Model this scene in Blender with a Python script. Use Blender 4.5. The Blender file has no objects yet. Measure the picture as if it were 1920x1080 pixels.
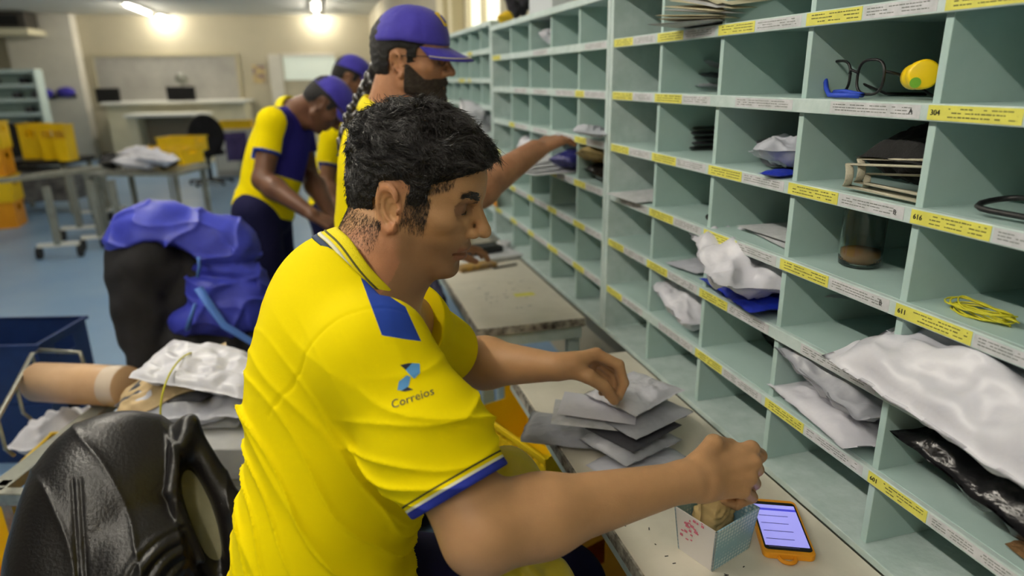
import bpy, bmesh, math, random
import numpy as np
from mathutils import Vector, Matrix, noise, Euler, Quaternion
random.seed(7)
SC = bpy.context.scene
COL = SC.collection
R = math.radians
# ---------------------------------------------------------------- camera
FPX = 1268.2; PITCH = R(17.318); YAW = R(15.187); ROLL = R(.794); HC = 1.464; DS = .756
_h = np.array([math.sin(YAW), math.cos(YAW), 0]); RT = np.array([math.cos(YAW), -math.sin(YAW), 0]); UZ = np.array([0, 0, 1.])
FW = _h*math.cos(PITCH) - UZ*math.sin(PITCH); UP = _h*math.sin(PITCH) + UZ*math.cos(PITCH)
CAM = np.array([0, 0, HC])
def ray(x, y):
    X = (x-960)/FPX; Y = (540-y)/FPX
    X, Y = X*math.cos(ROLL)+Y*math.sin(ROLL), -X*math.sin(ROLL)+Y*math.cos(ROLL)
    return FW + X*RT + Y*UP
def at_x(x, y, v): d = ray(x, y); return Vector(CAM + d*(v/d[0]))
def at_y(x, y, v): d = ray(x, y); return Vector(CAM + d*(v/d[1]))
def at_z(x, y, v=0.): d = ray(x, y); return Vector(CAM + d*((v-HC)/d[2]))
def at_d(x, y, v): return Vector(CAM + ray(x, y)*v)
cd = bpy.data.cameras.new('camera'); cam = bpy.data.objects.new('camera', cd); COL.objects.link(cam); SC.camera = cam
rc = RT*math.cos(ROLL) - UP*math.sin(ROLL); uc = RT*math.sin(ROLL) + UP*math.cos(ROLL)
M = Matrix(((rc[0], uc[0], -FW[0], 0), (rc[1], uc[1], -FW[1], 0), (rc[2], uc[2], -FW[2], HC), (0, 0, 0, 1)))
cam.matrix_world = M
cd.sensor_width = 36; cd.lens = FPX/1920*36; cd.clip_start = .02
cd.dof.use_dof = True; cd.dof.focus_distance = 1.02; cd.dof.aperture_fstop = 2.6
SC.view_settings.view_transform = 'Standard'; SC.view_settings.look = 'None'
SC.view_settings.gamma = 1; SC.view_settings.use_curve_mapping = False; SC.view_settings.exposure = 0.0

# ---------------------------------------------------------------- materials
def lin(c):
    return tuple(((v/255)/12.92 if v/255 <= .04045 else ((v/255+.055)/1.055)**2.4) for v in c)
MATS = {}
def mat(name, rgb, rough=.6, metal=0., bump=0., bscale=60., var=0., vscale=4., spec=.5, trans=0., emit=None, estr=1., coat=0., sheen=0., rgb2=None, detail=3., sss=0., attr=None, alpha=1., wave=None, ior=1.45):
    m = bpy.data.materials.new(name); m.use_nodes = True; nt = m.node_tree; N = nt.nodes; L = nt.links
    b = N['Principled BSDF']
    b.inputs['Base Color'].default_value = (*lin(rgb), 1); b.inputs['Roughness'].default_value = rough
    b.inputs['Metallic'].default_value = metal; b.inputs['Specular IOR Level'].default_value = spec
    b.inputs['Transmission Weight'].default_value = trans; b.inputs['Coat Weight'].default_value = coat
    b.inputs['Sheen Weight'].default_value = sheen; b.inputs['IOR'].default_value = ior; b.inputs['Alpha'].default_value = alpha
    if sss: b.inputs['Subsurface Weight'].default_value = sss; b.inputs['Subsurface Radius'].default_value = (.012, .004, .002); b.inputs['Subsurface Scale'].default_value = 1.
    if emit: b.inputs['Emission Color'].default_value = (*lin(emit), 1); b.inputs['Emission Strength'].default_value = estr
    tc = N.new('ShaderNodeTexCoord')
    col = None
    if attr:
        a = N.new('ShaderNodeVertexColor'); a.layer_name = attr; col = a.outputs['Color']; L.new(col, b.inputs['Base Color'])
    if var or rgb2:
        n = N.new('ShaderNodeTexNoise'); n.inputs['Scale'].default_value = vscale; n.inputs['Detail'].default_value = 6; n.inputs['Roughness'].default_value = .65
        L.new(tc.outputs['Object'], n.inputs['Vector'])
        r = N.new('ShaderNodeMapRange'); r.inputs[1].default_value = .35; r.inputs[2].default_value = .65
        L.new(n.outputs['Fac'], r.inputs[0])
        mx = N.new('ShaderNodeMix'); mx.data_type = 'RGBA'
        c2 = rgb2 if rgb2 else tuple(v*(1-var) for v in rgb)
        if col is None:
            mx.inputs[6].default_value = (*lin(rgb), 1); mx.inputs[7].default_value = (*lin(c2), 1)
        else:
            mx.blend_type = 'MULTIPLY'; L.new(col, mx.inputs[6]); mx.inputs[7].default_value = (1-var, 1-var, 1-var, 1)
        L.new(r.outputs[0], mx.inputs[0]); L.new(mx.outputs[2], b.inputs['Base Color'])
    if bump:
        n2 = N.new('ShaderNodeTexNoise'); n2.inputs['Scale'].default_value = bscale; n2.inputs['Detail'].default_value = detail
        L.new(tc.outputs['Object'], n2.inputs['Vector'])
        bp = N.new('ShaderNodeBump'); bp.inputs['Strength'].default_value = bump; bp.inputs['Distance'].default_value = .01
        L.new(n2.outputs['Fac'], bp.inputs['Height']); L.new(bp.outputs[0], b.inputs['Normal'])
    MATS[name] = m
    return m
mint = mat('mint_paint', (176, 200, 196), .5, bump=.04, bscale=40, rgb2=(168, 194, 189), vscale=9)
mint_edge = mat('mint_worn_edge', (198, 213, 211), .5, bump=.1, bscale=90, rgb2=(178, 198, 194), vscale=22)
yellow_label = mat('yellow_label', (226, 221, 98), .55, rgb2=(208, 204, 92), vscale=30)
paper = mat('paper', (208, 208, 212), .6, rgb2=(184, 188, 190), vscale=40, bump=.1, bscale=60)
ink = mat('ink', (32, 34, 34), .7)
ink_soft = mat('faded_ink', (112, 116, 112), .7)
wallm = mat('wall_paint', (190, 182, 158), .8, bump=.03, bscale=20, var=.05, vscale=1.)
wallw = mat('pillar_paint', (214, 210, 198), .8, var=.05, vscale=2)
ceilm = mat('ceiling_paint', (205, 205, 198), .9, var=.03, vscale=1)
floorm = mat('floor_paint', (112, 146, 184), .36, bump=.02, bscale=6, rgb2=(128, 158, 188), vscale=1.6)
table_top_m = mat('cream_laminate', (222, 216, 200), .42, rgb2=(206, 200, 184), vscale=5, bump=.02, bscale=30)
metal = mat('dull_metal', (190, 190, 180), .35, metal=.85, var=.2, vscale=20)
metal_grey = mat('grey_metal_paint', (150, 152, 142), .45, metal=.3, var=.15, vscale=10)
black_pl = mat('black_plastic', (22, 22, 24), .45)
dark_rub = mat('dark_rubber', (30, 30, 30), .7)
poly_white = mat('white_poly_bag', (214, 214, 222), .32, bump=.25, bscale=28, spec=.6, rgb2=(200, 200, 210), vscale=7)
poly_grey = mat('silver_poly_bag', (168, 170, 178), .3, bump=.3, bscale=26, spec=.6, rgb2=(150, 152, 160), vscale=6)
poly_lgrey = mat('light_grey_poly_bag', (196, 198, 208), .36, bump=.25, bscale=26, spec=.6, rgb2=(180, 182, 194), vscale=6)
poly_black = mat('black_poly_bag', (22, 21, 24), .25, bump=.5, bscale=35, spec=.6)
poly_dark = mat('dark_grey_packet', (62, 62, 68), .4, bump=.3, bscale=30)
poly_blue = mat('blue_poly_bag', (30, 50, 170), .35, bump=.4, bscale=30)
card_brown = mat('cardboard', (196, 160, 122), .7, rgb2=(180, 146, 110), vscale=12, bump=.06, bscale=50)
envelope_cream = mat('cream_envelope', (214, 206, 176), .65, rgb2=(198, 190, 160), vscale=12, bump=.06)
crate_yellow = mat('yellow_crate', (246, 208, 24), .4, rgb2=(238, 196, 18), vscale=6)
crate_orange = mat('orange_crate', (242, 166, 20), .42, rgb2=(230, 150, 18), vscale=6)
crate_blue = mat('blue_crate', (28, 52, 104), .5, rgb2=(24, 44, 88), vscale=6)
yellow_glass = mat('lid_yellow', (250, 212, 16), .35)
white_paint = mat('white_enamel', (226, 226, 218), .45)
screen_dark = mat('screen_dark', (24, 24, 26), .25)

# ---------------------------------------------------------------- mesh builder
def rotm(rx=0, ry=0, rz=0): return Euler((rx, ry, rz)).to_matrix()
class MB:
    def __init__(s): s.v = []; s.f = []; s.m = []
    def add(s, vs, fs, mi=0, mx=None):
        o = len(s.v)
        if mx is not None: vs = [mx @ Vector(p) for p in vs]
        s.v += [tuple(p) for p in vs]; s.f += [tuple(i+o for i in f) for f in fs]; s.m += [mi]*len(fs)
        return s
    def box(s, a, b, mi=0, mx=None):
        (x0, y0, z0), (x1, y1, z1) = a, b
        return s.add([(x0, y0, z0), (x1, y0, z0), (x1, y1, z0), (x0, y1, z0), (x0, y0, z1), (x1, y0, z1), (x1, y1, z1), (x0, y1, z1)],
                     [(0, 3, 2, 1), (4, 5, 6, 7), (0, 1, 5, 4), (1, 2, 6, 5), (2, 3, 7, 6), (3, 0, 4, 7)], mi, mx)
    def bar(s, p, q, w, h=None, mi=0, up=(0, 0, 1)):
        p = Vector(p); q = Vector(q); h = h or w; d = (q-p); L = d.length; d.normalize()
        u = Vector(up)
        if abs(d.dot(u)) > .98: u = Vector((1, 0, 0))
        r = d.cross(u).normalized(); u = r.cross(d)
        m = Matrix((r, d, u)).transposed().to_4x4(); m.translation = p
        return s.box((-w/2, 0, -h/2), (w/2, L, h/2), mi, m)
    def tube(s, pts, rad, n=8, mi=0, closed=False, flat=1., caps=True):
        pts = [Vector(p) for p in pts]; k = len(pts)
        rads = rad if hasattr(rad, '__len__') else [rad]*k
        prev = None; rings = []
        for i, p in enumerate(pts):
            a = pts[(i-1) % k] if (closed or i > 0) else p; b = pts[(i+1) % k] if (closed or i < k-1) else p
            t = (b-a).normalized() if (b-a).length > 1e-9 else Vector((0, 0, 1))
            if prev is None:
                u = Vector((0, 0, 1)) if abs(t.z) < .9 else Vector((1, 0, 0))
                r = t.cross(u).normalized()
            else:
                r = (prev - t*prev.dot(t)).normalized()
            prev = r; w = t.cross(r)
            rings.append([p + (r*math.cos(2*math.pi*j/n) + w*math.sin(2*math.pi*j/n)*flat)*rads[i] for j in range(n)])
        vs = [q for rr in rings for q in rr]; fs = []
        for i in range(k if closed else k-1):
            for j in range(n):
                a = i*n+j; b = i*n+(j+1) % n; c = ((i+1) % k)*n+(j+1) % n; d = ((i+1) % k)*n+j
                fs.append((a, b, c, d))
        if not closed and caps: fs += [tuple(range(n))[::-1], tuple(range((k-1)*n, k*n))]
        return s.add(vs, fs, mi)
    def cyl(s, p, q, r, n=20, mi=0, r2=None): return s.tube([p, q], [r, r if r2 is None else r2], n, mi)
    def lathe(s, prof, n=28, mi=0, mx=None):
        vs = [(r*math.cos(2*math.pi*j/n), r*math.sin(2*math.pi*j/n), z) for r, z in prof for j in range(n)]
        fs = [(i*n+j, i*n+(j+1) % n, (i+1)*n+(j+1) % n, (i+1)*n+j) for i in range(len(prof)-1) for j in range(n)]
        return s.add(vs, fs, mi, mx)
    def grid(s, fn, nu, nv, mi=0, mx=None, closed_u=False):
        vs = [fn(i/(nu if closed_u else nu-1), j/(nv-1)) for j in range(nv) for i in range(nu)]
        fs = [(j*nu+i, j*nu+(i+1) % nu, (j+1)*nu+(i+1) % nu, (j+1)*nu+i) for j in range(nv-1) for i in range(nu if closed_u else nu-1)]
        return s.add(vs, fs, mi, mx)
    def text(s, txt, size, mx, mi=0, depth=.0004):
        c = bpy.data.curves.new('t', 'FONT'); c.body = txt; c.size = size; c.extrude = depth; c.resolution_u = 2
        o = bpy.data.objects.new('t', c); COL.objects.link(o)
        dg = bpy.context.evaluated_depsgraph_get(); me = bpy.data.meshes.new_from_object(o.evaluated_get(dg))
        s.add([v.co.copy() for v in me.vertices], [tuple(p.vertices) for p in me.polygons], mi, mx)
        bpy.data.objects.remove(o); bpy.data.curves.remove(c); bpy.data.meshes.remove(me)
        return s
    def build(s, name, mats, parent=None, smooth=False, bevel=0., sub=0, solid=0., loc=None, wn=False):
        me = bpy.data.meshes.new(name); me.from_pydata(s.v, [], s.f)
        if not isinstance(mats, (list, tuple)): mats = [mats]
        for m in mats: me.materials.append(m)
        me.polygons.foreach_set('material_index', s.m)
        if smooth: me.polygons.foreach_set('use_smooth', [True]*len(s.f))
        me.update()
        o = bpy.data.objects.new(name, me); COL.objects.link(o)
        if loc is not None: o.location = loc
        if parent is not None: o.parent = parent
        if solid:
            md = o.modifiers.new('s', 'SOLIDIFY'); md.thickness = solid; md.offset = 0
        if bevel:
            md = o.modifiers.new('b', 'BEVEL'); md.width = bevel; md.segments = 2; md.limit_method = 'ANGLE'; md.angle_limit = R(40)
        if sub:
            md = o.modifiers.new('u', 'SUBSURF'); md.levels = sub; md.render_levels = sub
        return o
def thing(name, label, cat, loc=(0, 0, 0), rz=0., group=None, kind=None):
    o = bpy.data.objects.new(name, None); COL.objects.link(o); o.location = loc; o.rotation_euler = (0, 0, rz); o.empty_display_size = .05
    return tag(o, label, cat, group, kind)
def tag(o, label=None, cat=None, group=None, kind=None):
    if label: o['label'] = label
    if cat: o['category'] = cat
    if group: o['group'] = group
    if kind: o['kind'] = kind
    return o
def struct(o): o['kind'] = 'structure'; return o
def bx(name, a, b, m, parent=None, bevel=0., mx=None): return MB().box(a, b, 0, mx).build(name, m, parent, bevel=bevel)

# ---------------------------------------------------------------- room
CEIL = 2.72
struct(bx('floor', (-9, -3, -.1), (4, 18, 0), floorm))
struct(bx('ceiling', (-9, -3, CEIL), (4, 18, CEIL+.1), ceilm))
struct(bx('wall_right', (1.16, -3, 0), (1.30, 18, CEIL), wallm))
struct(bx('wall_left', (-8.2, -3, 0), (-8.0, 18, CEIL), wallm))
struct(bx('wall_front', (-8.2, -2.4, 0), (1.3, -2.2, CEIL), wallm))
WB0 = Vector((-4.7, 15.75, 0)); WB1 = Vector((1.46, 15.25, 0)); WU = (WB1-WB0).normalized(); WN = Vector((WU.y, -WU.x, 0))  # WN points to the camera
WM = Matrix((WU, -WN, Vector((0, 0, 1)))).transposed().to_4x4(); WM.translation = WB0   # local: x along wall, y into wall, z up
WI = WM.inverted()
def on_wall(px, py, off=0.):
    d = Vector(ray(px, py)); c = Vector(CAM); o = WB0 + WN*off
    t = (o-c).dot(WN)/d.dot(WN); p = WI @ (c+d*t); return p.x, p.z
MB().box((-4, 0, 0), (6.4, .15, CEIL)).build('wall_back', wallm).matrix_world = WM
bpy.data.objects['wall_back']['kind'] = 'structure'
# pillar left of the back wall
a, _ = on_wall(37, 200, .3); b, _ = on_wall(130, 35, .3)
o = MB().box((a, -.3, 0), (b, 0, CEIL)).build('trim_1', wallw, bevel=.01); o.matrix_world = WM; struct(o)
o = MB().box((-4, -.02, 0), (6.4, 0, .1)).build('baseboard_back', mat('dark_skirting', (96, 90, 84), .6)); o.matrix_world = WM; struct(o)
# window opening: hatch with grey screens above a counter
x0, z1 = on_wall(176, 107); x1, _ = on_wall(441, 107); _, z0 = on_wall(300, 192)
wn = struct(MB().box((x0, -.03, z0), (x1, -.0, z1)).build('window_1', mat('hatch_glass', (172, 170, 164), .3, var=.1, vscale=2))); wn.matrix_world = WM
fr = MB(); t = .06
fr.box((x0-t, -.06, z0-t), (x1+t, 0, z0)).box((x0-t, -.06, z1), (x1+t, 0, z1+t)).box((x0-t, -.06, z0), (x0, 0, z1)).box((x1, -.06, z0), (x1+t, 0, z1))
fo = fr.build('window_frame', mat('hatch_frame', (176, 168, 142), .6), wn)
fo.matrix_parent_inverse = Matrix()
# second bright hatch
x0b, z1b = on_wall(530, 106); x1b, _ = on_wall(628, 106); _, z0b = on_wall(560, 150)
w2 = struct(MB().box((x0b, -.03, z0b), (x1b, 0, z1b)).build('window_2', mat('bright_glass', (206, 214, 204), .3, emit=(210, 220, 205), estr=.25))); w2.matrix_world = WM
fr = MB().box((x0b-.28, -.1, z0b-.5), (x0b-.03, 0, z1b+.05)).box((x0b, -.05, z1b), (x1b, 0, z1b+.06))
fr.build('window_frame', wallw, w2)
# ceiling lamps: rows of tubes along the room
lampm = mat('lamp_tube', (255, 250, 235), .4, emit=(255, 246, 226), estr=34)
lamp_h = mat('lamp_housing', (220, 220, 214), .5)
def ceiling_light(x, y, label, L=1.25, strength=None, group=None):
    t = thing('ceiling_light', label, 'ceiling light', (x, y, CEIL), 0, group)
    MB().box((-.09, -L/2-.04, -.035), (.09, L/2+.04, -.001)).build('housing', lamp_h, t, bevel=.008)
    MB().tube([(0, -L/2, -.055), (0, L/2, -.055)], .022, 12).build('lamp_tube', strength or lampm, t, smooth=True)
    return t
G = 'fluorescent ceiling lights'
bright = mat('lamp_tube_bright', (255, 250, 235), .4, emit=(255, 247, 230), estr=75)
spotb = mat('lamp_tube_spot', (255, 250, 235), .4, emit=(255, 247, 230), estr=150)
ceiling_light(-2.87, 13.9, 'long ceiling light above the grey hatch, away from the wall', 1.6, bright, G)
ceiling_light(-2.80, 15.38, 'ceiling light against the back wall above the grey hatch', .3, spotb, G)
ceiling_light(.1, 13.2, 'ceiling light in front of the wall poster, away from the wall', 1.5, bright, G)
ceiling_light(.13, 15.12, 'ceiling light close to the back wall, right of the wall poster', .3, spotb, G)
# ---------------------------------------------------------------- pigeonhole shelving
rz = [HC+.756*r for r in (.105, -.066, -.243, -.417, -.587, -.769)]
FLOORB = .763
TH = .011
ink_olive = mat('olive_ink', (104, 102, 52), .7)
def marks(mb, y0, y1, zc, rows, x, mi, seed, h=.0014):
    rr = random.Random(seed)
    n = len(rows)
    for zz in rows:
        y = y0
        while y > y1:
            w = rr.uniform(.002, .008)
            if rr.random() < .8: mb.box((x-.0003, max(y-w, y1), zc+zz-h/2), (x, y, zc+zz+h/2*rr.uniform(.6, 1.3)), mi)
            y -= w+rr.uniform(.0008, .002)
def TX(x, y, z): return Matrix(((0, 0, -1, x), (-1, 0, 0, y), (0, 1, 0, z), (0, 0, 0, 1)))
def label(parent, x, y0, y1, zc, num=None, seed=0):
    h = .0092
    mb = MB().box((x-.0006, y1, zc-h), (x, y0, zc+h))
    if num: mb.text(num, .0098, TX(x-.0009, y0-.004, zc-.003), 1)
    marks(mb, y0-(.030 if num else .012), y1+.006, zc, (.0052, .0005, -.0045), x-.0006, 2, seed)
    o = mb.build('shelf_label', [yellow_label, ink, ink_olive], parent); return o
def paper_strip(parent, x, y0, y1, zc, seed, letter=None):
    rr = random.Random(seed); h = .0085
    mb = MB().box((x-.0004, y1, zc-h+rr.uniform(-.0008, .0008)), (x, y0, zc+h+rr.uniform(-.0008, .0008)))
    marks(mb, y0-.006, y1+.012, zc, (.0045, .0005, -.0035), x-.0004, 1, seed, .0011)
    if letter: mb.text(letter, .0095, TX(x-.0006, y1+.018, zc-.003), 2)
    mb.build('paper_strip', [paper, ink_soft, ink], parent)
def bay(name, labeltext, y_near, y_far, rows, cols, top, yel, depth=.33, floorz=FLOORB, x=DS, nums={}, letters={}, blank=(), papers=True):
    t = thing('pigeonhole_shelf', labeltext, 'shelf', (x, y_far, 0))
    t.name = name
    T = Matrix.Translation((-x, -y_far, 0))
    def P(mb, nm, ms, **k): 
        mb.v = [(a-x, b-y_far, c) for a, b, c in mb.v]; return mb.build(nm, ms, t, **k)
    # uprights
    P(MB().box((x-.012, y_far-.018, floorz-.013), (x+depth, y_far, top)), 'side_panel', mint_edge, bevel=.0015)
    P(MB().box((x-.012, y_near, floorz-.013), (x+depth, y_near+.018, top)), 'side_panel', mint_edge, bevel=.0015)
    P(MB().box((x+depth-.008, y_near+.018, floorz), (x+depth, y_far-.018, top)), 'back_panel', mint)
    P(MB().box((x-.012, y_near+.018, floorz-.013), (x+depth-.008, y_far-.018, floorz)), 'bottom_board', mint_edge, bevel=.0015)
    for c in cols: P(MB().box((x+.002, c-.006, floorz), (x+depth-.008, c+.006, top-.02)), 'divider', mint, bevel=.001)
    allc = [y_far-.018]+[c-.0 for c in cols]+[y_near+.018]
    for ri, z in enumerate(rows):
        mb = MB().box((x-.008, y_near+.018, z-TH), (x+.002, y_far-.018, z+TH), 1)
        mb.box((x+.002, y_near+.018, z-.002), (x+depth-.008, y_far-.018, z+TH), 0)
        sb = P(mb, 'shelf_board', [mint, mint_edge], bevel=.0012)
        for ci in range(len(allc)-1):
            y0 = allc[ci]; w = y0-allc[ci+1]
            if (ri, ci) in yel:
                o = label(sb, -.008, y0-y_far, y0-y_far-w*yel[(ri, ci)], z, nums.get((ri, ci)), ri*31+ci)
                ys = y0-w*yel[(ri, ci)]-.003
            else: ys = y0-w*.3
            if papers and (ri, ci) not in blank:
                paper_strip(sb, -.008, ys-y_far, allc[ci+1]-y_far+.012, z, ri*17+ci*5+2, letters.get((ri, ci)))
    P(MB().box((x-.012, y_near+.018, top-.02), (x+depth, y_far-.018, top)), 'top_board', mint_edge, bevel=.0015)
    return t
cols1 = [.756*c for c in (1.95, 1.619, 1.286, .949)]+[.465, .213]
rows1 = [1.675]+rz
yel = {}
for ci in range(7): yel[(1, ci)] = .46
for ci in (0, 1, 4, 5): yel[(2, ci)] = .5
for ci in range(6): yel[(3, ci)] = .46
for ci in (1, 2, 3, 4, 5): yel[(4, ci)] = .47
for ci in (0, 1, 2): yel[(5, ci)] = .42
for ci in (0, 2, 3, 4, 5): yel[(6, ci)] = .42
for ci in range(7): yel[(0, ci)] = .45
bay1 = bay('pigeonhole_shelf', 'tall mint green pigeonhole shelf nearest the camera, with numbered yellow labels', -.04, 1.733, rows1, cols1, 1.83, yel,
    nums={(2, 4): '304', (3, 4): '616', (4, 4): '611', (6, 4): '601'}, letters={(2, 3): 'A', (3, 3): 'B', (4, 3): 'B'})
cols2 = [2.76, 2.50, 2.255, 1.995]
yel = {(1, 4): 0, (2, 4): .3, (3, 4): .4, (3, 1): .3, (4, 0): .4, (4, 3): .35, (4, 4): .4, (5, 1): .3, (5, 3): .35, (5, 4): .4, (6, 2): .3, (6, 3): .4, (6, 4): .4, (6, 1): .35, (5, 2): .3, (1, 0): .5}
yel.pop((1, 4))
yel = {(r-1, c): v for (r, c), v in yel.items()}
yel.update({(5, 0): .4, (4, 0): .4})
bay2 = bay('pigeonhole_shelf', 'lower mint green pigeonhole shelf in the middle, that the bearded man reaches into', 1.737, 3.04, rz, cols2, 1.675, yel,
    blank=[(0, c) for c in (1, 3)]+[(r, 0) for r in range(7)])
cols3 = [3.05+.25*k for k in range(9, 0, -1)]
rows3 = [1.577, 1.45, 1.33, 1.21, 1.09, .97, .86]
yel = {(0, 8): .4, (1, 7): .6, (1, 8): .2, (2, 5): .5, (2, 8): .4, (3, 7): .5, (4, 6): .5, (5, 8): .5}
bay3 = bay('pigeonhole_shelf', 'mint green pigeonhole shelf furthest along the wall, behind the bearded man\'s face', 3.044, 5.56, rows3, cols3, 1.70, yel, papers=False)
# ---------------------------------------------------------------- tables
def worktable(label, x0, x1, y0, y1, z=.75, seed=1, apron=.045, legs=None):
    t = thing('sorting_table', label, 'table', ((x0+x1)/2, (y0+y1)/2, 0))
    hx = (x1-x0)/2; hy = (y1-y0)/2
    MB().box((-hx, -hy, z-.022), (hx, hy, z)).build('table_top', table_top_m, t, bevel=.002)
    MB().box((-hx-.004, -hy-.004, z-.026), (-hx, hy+.004, z-.001)).box((-hx, -hy-.004, z-.026), (hx, -hy, z-.001)).build('edge_band', mat('worn_edge_band%d' % seed, (196, 190, 176), .6, rgb2=(52, 44, 38), vscale=38), t)
    MB().box((-hx+.01, -hy+.004, z-.022-apron), (hx-.01, -hy+.024, z-.022)).box((-hx+.01, hy-.02, z-.022-apron), (hx-.01, hy, z-.022)).box((-hx+.01, -hy+.02, z-.022-apron), (-hx+.03, hy-.02, z-.022)).build('apron', mint_edge, t)
    for sx in (-1, 1):
        for sy in (-1, 1):
            cx = sx*(hx-.03); cy = sy*(hy-.03)
            if legs and (sx, sy) in legs: cy = legs[(sx, sy)]
            MB().box((cx-.018, cy-.018, 0), (cx+.018, cy+.018, z-.022-apron)).build('leg', mint_edge, t, bevel=.002)
    return t
tab1 = worktable('cream topped narrow sorting table at which the seated man works', .405, .742, -.05, 1.56, seed=1, legs={(-1, 1): -.2})
tab2 = worktable('cream topped table with mint frame beyond the seated man\'s hands', .395, .735, 1.845, 2.85, seed=2)
# ink scribbles / worn dark marks on the near table
mk = MB(); rr = random.Random(3)
for k in range(34):
    x = rr.uniform(-.15, .0); y = rr.uniform(-.05, .22)
    px = .5735+x; py = .755+y
    a = rr.uniform(0, 3.1); l = rr.uniform(.002, .009)
    mk.bar((px-.5735, py-.755, .7502), (px-.5735+l*math.cos(a), py-.755+l*math.sin(a), .7502), .0016, .0004)
mk.build('surface_marks', ink, tab1)

# ---------------------------------------------------------------- packets
def fbm(p, s=1., o=3):
    v = 0; a = 1
    for i in range(o): v += a*noise.noise(Vector(p)*s); s *= 2; a *= .5
    return v
def pouch_mb(L, W, T, seed=0, crumple=1., flange=.08, n=44, power=2.6, bend=0., twist=0.):
    mb = MB(); off = Vector((seed*7.3, seed*3.1, seed*1.7)); m = int(n*W/L)+8
    def surf(sgn):
        def fn(u, v):
            a = u*2-1; b = v*2-1
            fa = 1-flange*1.0; 
            ta = max(0, 1-(abs(a)/fa)**power)**.55; tb = max(0, 1-(abs(b)/fa)**power)**.55
            t = ta*tb
            p = Vector((a*L/2, b*W/2, 0))
            q = p+off
            w1 = 1-abs(fbm(q, 9/(L*2.5+.2), 3))*2
            ridge = abs(noise.noise(Vector((a*2.2, b*3, sgn))+off))*1.0+abs(noise.noise(Vector((a*5, b*4.5, sgn*2))+off))*.5
            z = sgn*T/2*t*(1-.45*crumple*ridge) + T*.16*crumple*fbm(q, 16, 2)*(.4+t)
            ex = 1+.03*crumple*noise.noise(Vector((b*3, seed, 0))); ey = 1+.05*crumple*noise.noise(Vector((a*3, 0, seed)))
            x = p.x*ex+crumple*.004*noise.noise(q*30); y = p.y*ey+crumple*.004*noise.noise(q*30+Vector((5, 5, 5)))
            z += bend*(a*a)*L+twist*a*b*W
            return (x, y, z)
        return fn
    mb.grid(surf(1), n, m); k = len(mb.v)
    mb.grid(surf(-1), n, m)
    mb.f = mb.f[:(n-1)*(m-1)]+[f[::-1] for f in mb.f[(n-1)*(m-1):]]
    bd = [i for i in range(n)]+[j*n+n-1 for j in range(1, m)]+[(m-1)*n+i for i in range(n-2, -1, -1)]+[j*n for j in range(m-2, 0, -1)]
    for i in range(len(bd)):
        a, b = bd[i], bd[(i+1) % len(bd)]
        mb.f.append((a, a+k, b+k, b)); mb.m.append(0)
    mb.m = [0]*len(mb.f)
    return mb
def pouch(name, label, cat, L, W, T, m, loc, rot=(0, 0, 0), seed=0, group=None, rest=None, **k):
    mb = pouch_mb(L, W, T, seed, **k)
    o = mb.build(name, m, smooth=True)
    rm = Euler(rot).to_matrix()
    o.rotation_euler = rot; o.location = loc
    if rest is not None:
        lo = min((rm @ Vector(v)).z for v in mb.v); o.location = (loc[0], loc[1], rest-lo)
    return tag(o, label, cat, group)
# ---------------------------------------------------------------- implicit surfaces
def A(*v): return np.array(v, dtype=float)
def ell(P, c, r, M=None):
    q = P-np.asarray(c)
    if M is not None: q = q@M
    r = np.asarray(r, dtype=float)
    k0 = np.sqrt(((q/r)**2).sum(1))+1e-9; k1 = np.sqrt(((q/(r*r))**2).sum(1))+1e-9
    return k0*(k0-1)/k1
def cap(P, a, b, ra, rb=None):
    rb = ra if rb is None else rb
    a = np.asarray(a, float); b = np.asarray(b, float); ab = b-a; q = P-a
    h = np.clip(q@ab/(ab@ab), 0, 1)
    return np.linalg.norm(q-h[:, None]*ab, axis=1)-(ra+(rb-ra)*h)
def fcap(P, a, b, ra, rb, wd, asp):
    """capsule flattened along direction wd by factor asp (<1 thinner)"""
    a = np.asarray(a, float); b = np.asarray(b, float); wd = np.asarray(wd, float); ab = b-a
    wd = wd-ab*(wd@ab)/(ab@ab); wd /= np.linalg.norm(wd)
    q = P-a; h = np.clip(q@ab/(ab@ab), 0, 1); d = q-h[:, None]*ab
    t = d@wd; d = d+np.outer(t*(1/asp-1), wd)
    return (np.linalg.norm(d, axis=1)-(ra+(rb-ra)*h))*(asp if asp < 1 else 1)
def smin(a, b, k):
    h = np.maximum(k-np.abs(a-b), 0)/k
    return np.minimum(a, b)-h*h*k*.25
def smax(a, b, k): return -smin(-a, -b, k)
def sminl(L, k):
    d = L[0]
    for x in L[1:]: d = smin(d, x, k)
    return d
def sn(P, s=0.):
    """cheap smooth pseudo-noise"""
    x, y, z = P[:, 0], P[:, 1], P[:, 2]
    return (np.sin(x*1.0+1.7*np.sin(y*.9+s)+s)*np.cos(y*1.1+1.3*np.sin(z*1.2+s*2))+np.sin(z*1.3+1.5*np.sin(x*.8-s)+2*s))*.5
def keep_big(V, Fc, frac=.04):
    lab = np.arange(len(V))
    for _ in range(400):
        m = lab[Fc].min(1); new = lab.copy()
        for k in range(4): np.minimum.at(new, Fc[:, k], m)
        new = new[new]; new = new[new]
        if (new == lab).all(): break
        lab = new
    u, inv, cnt = np.unique(lab, return_inverse=True, return_counts=True)
    ok = cnt >= cnt.max()*frac; kv = ok[inv]
    if kv.all(): return V, Fc
    Fc = Fc[kv[Fc].all(1)]; mp = np.cumsum(kv)-1
    return V[kv], mp[Fc]
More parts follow.
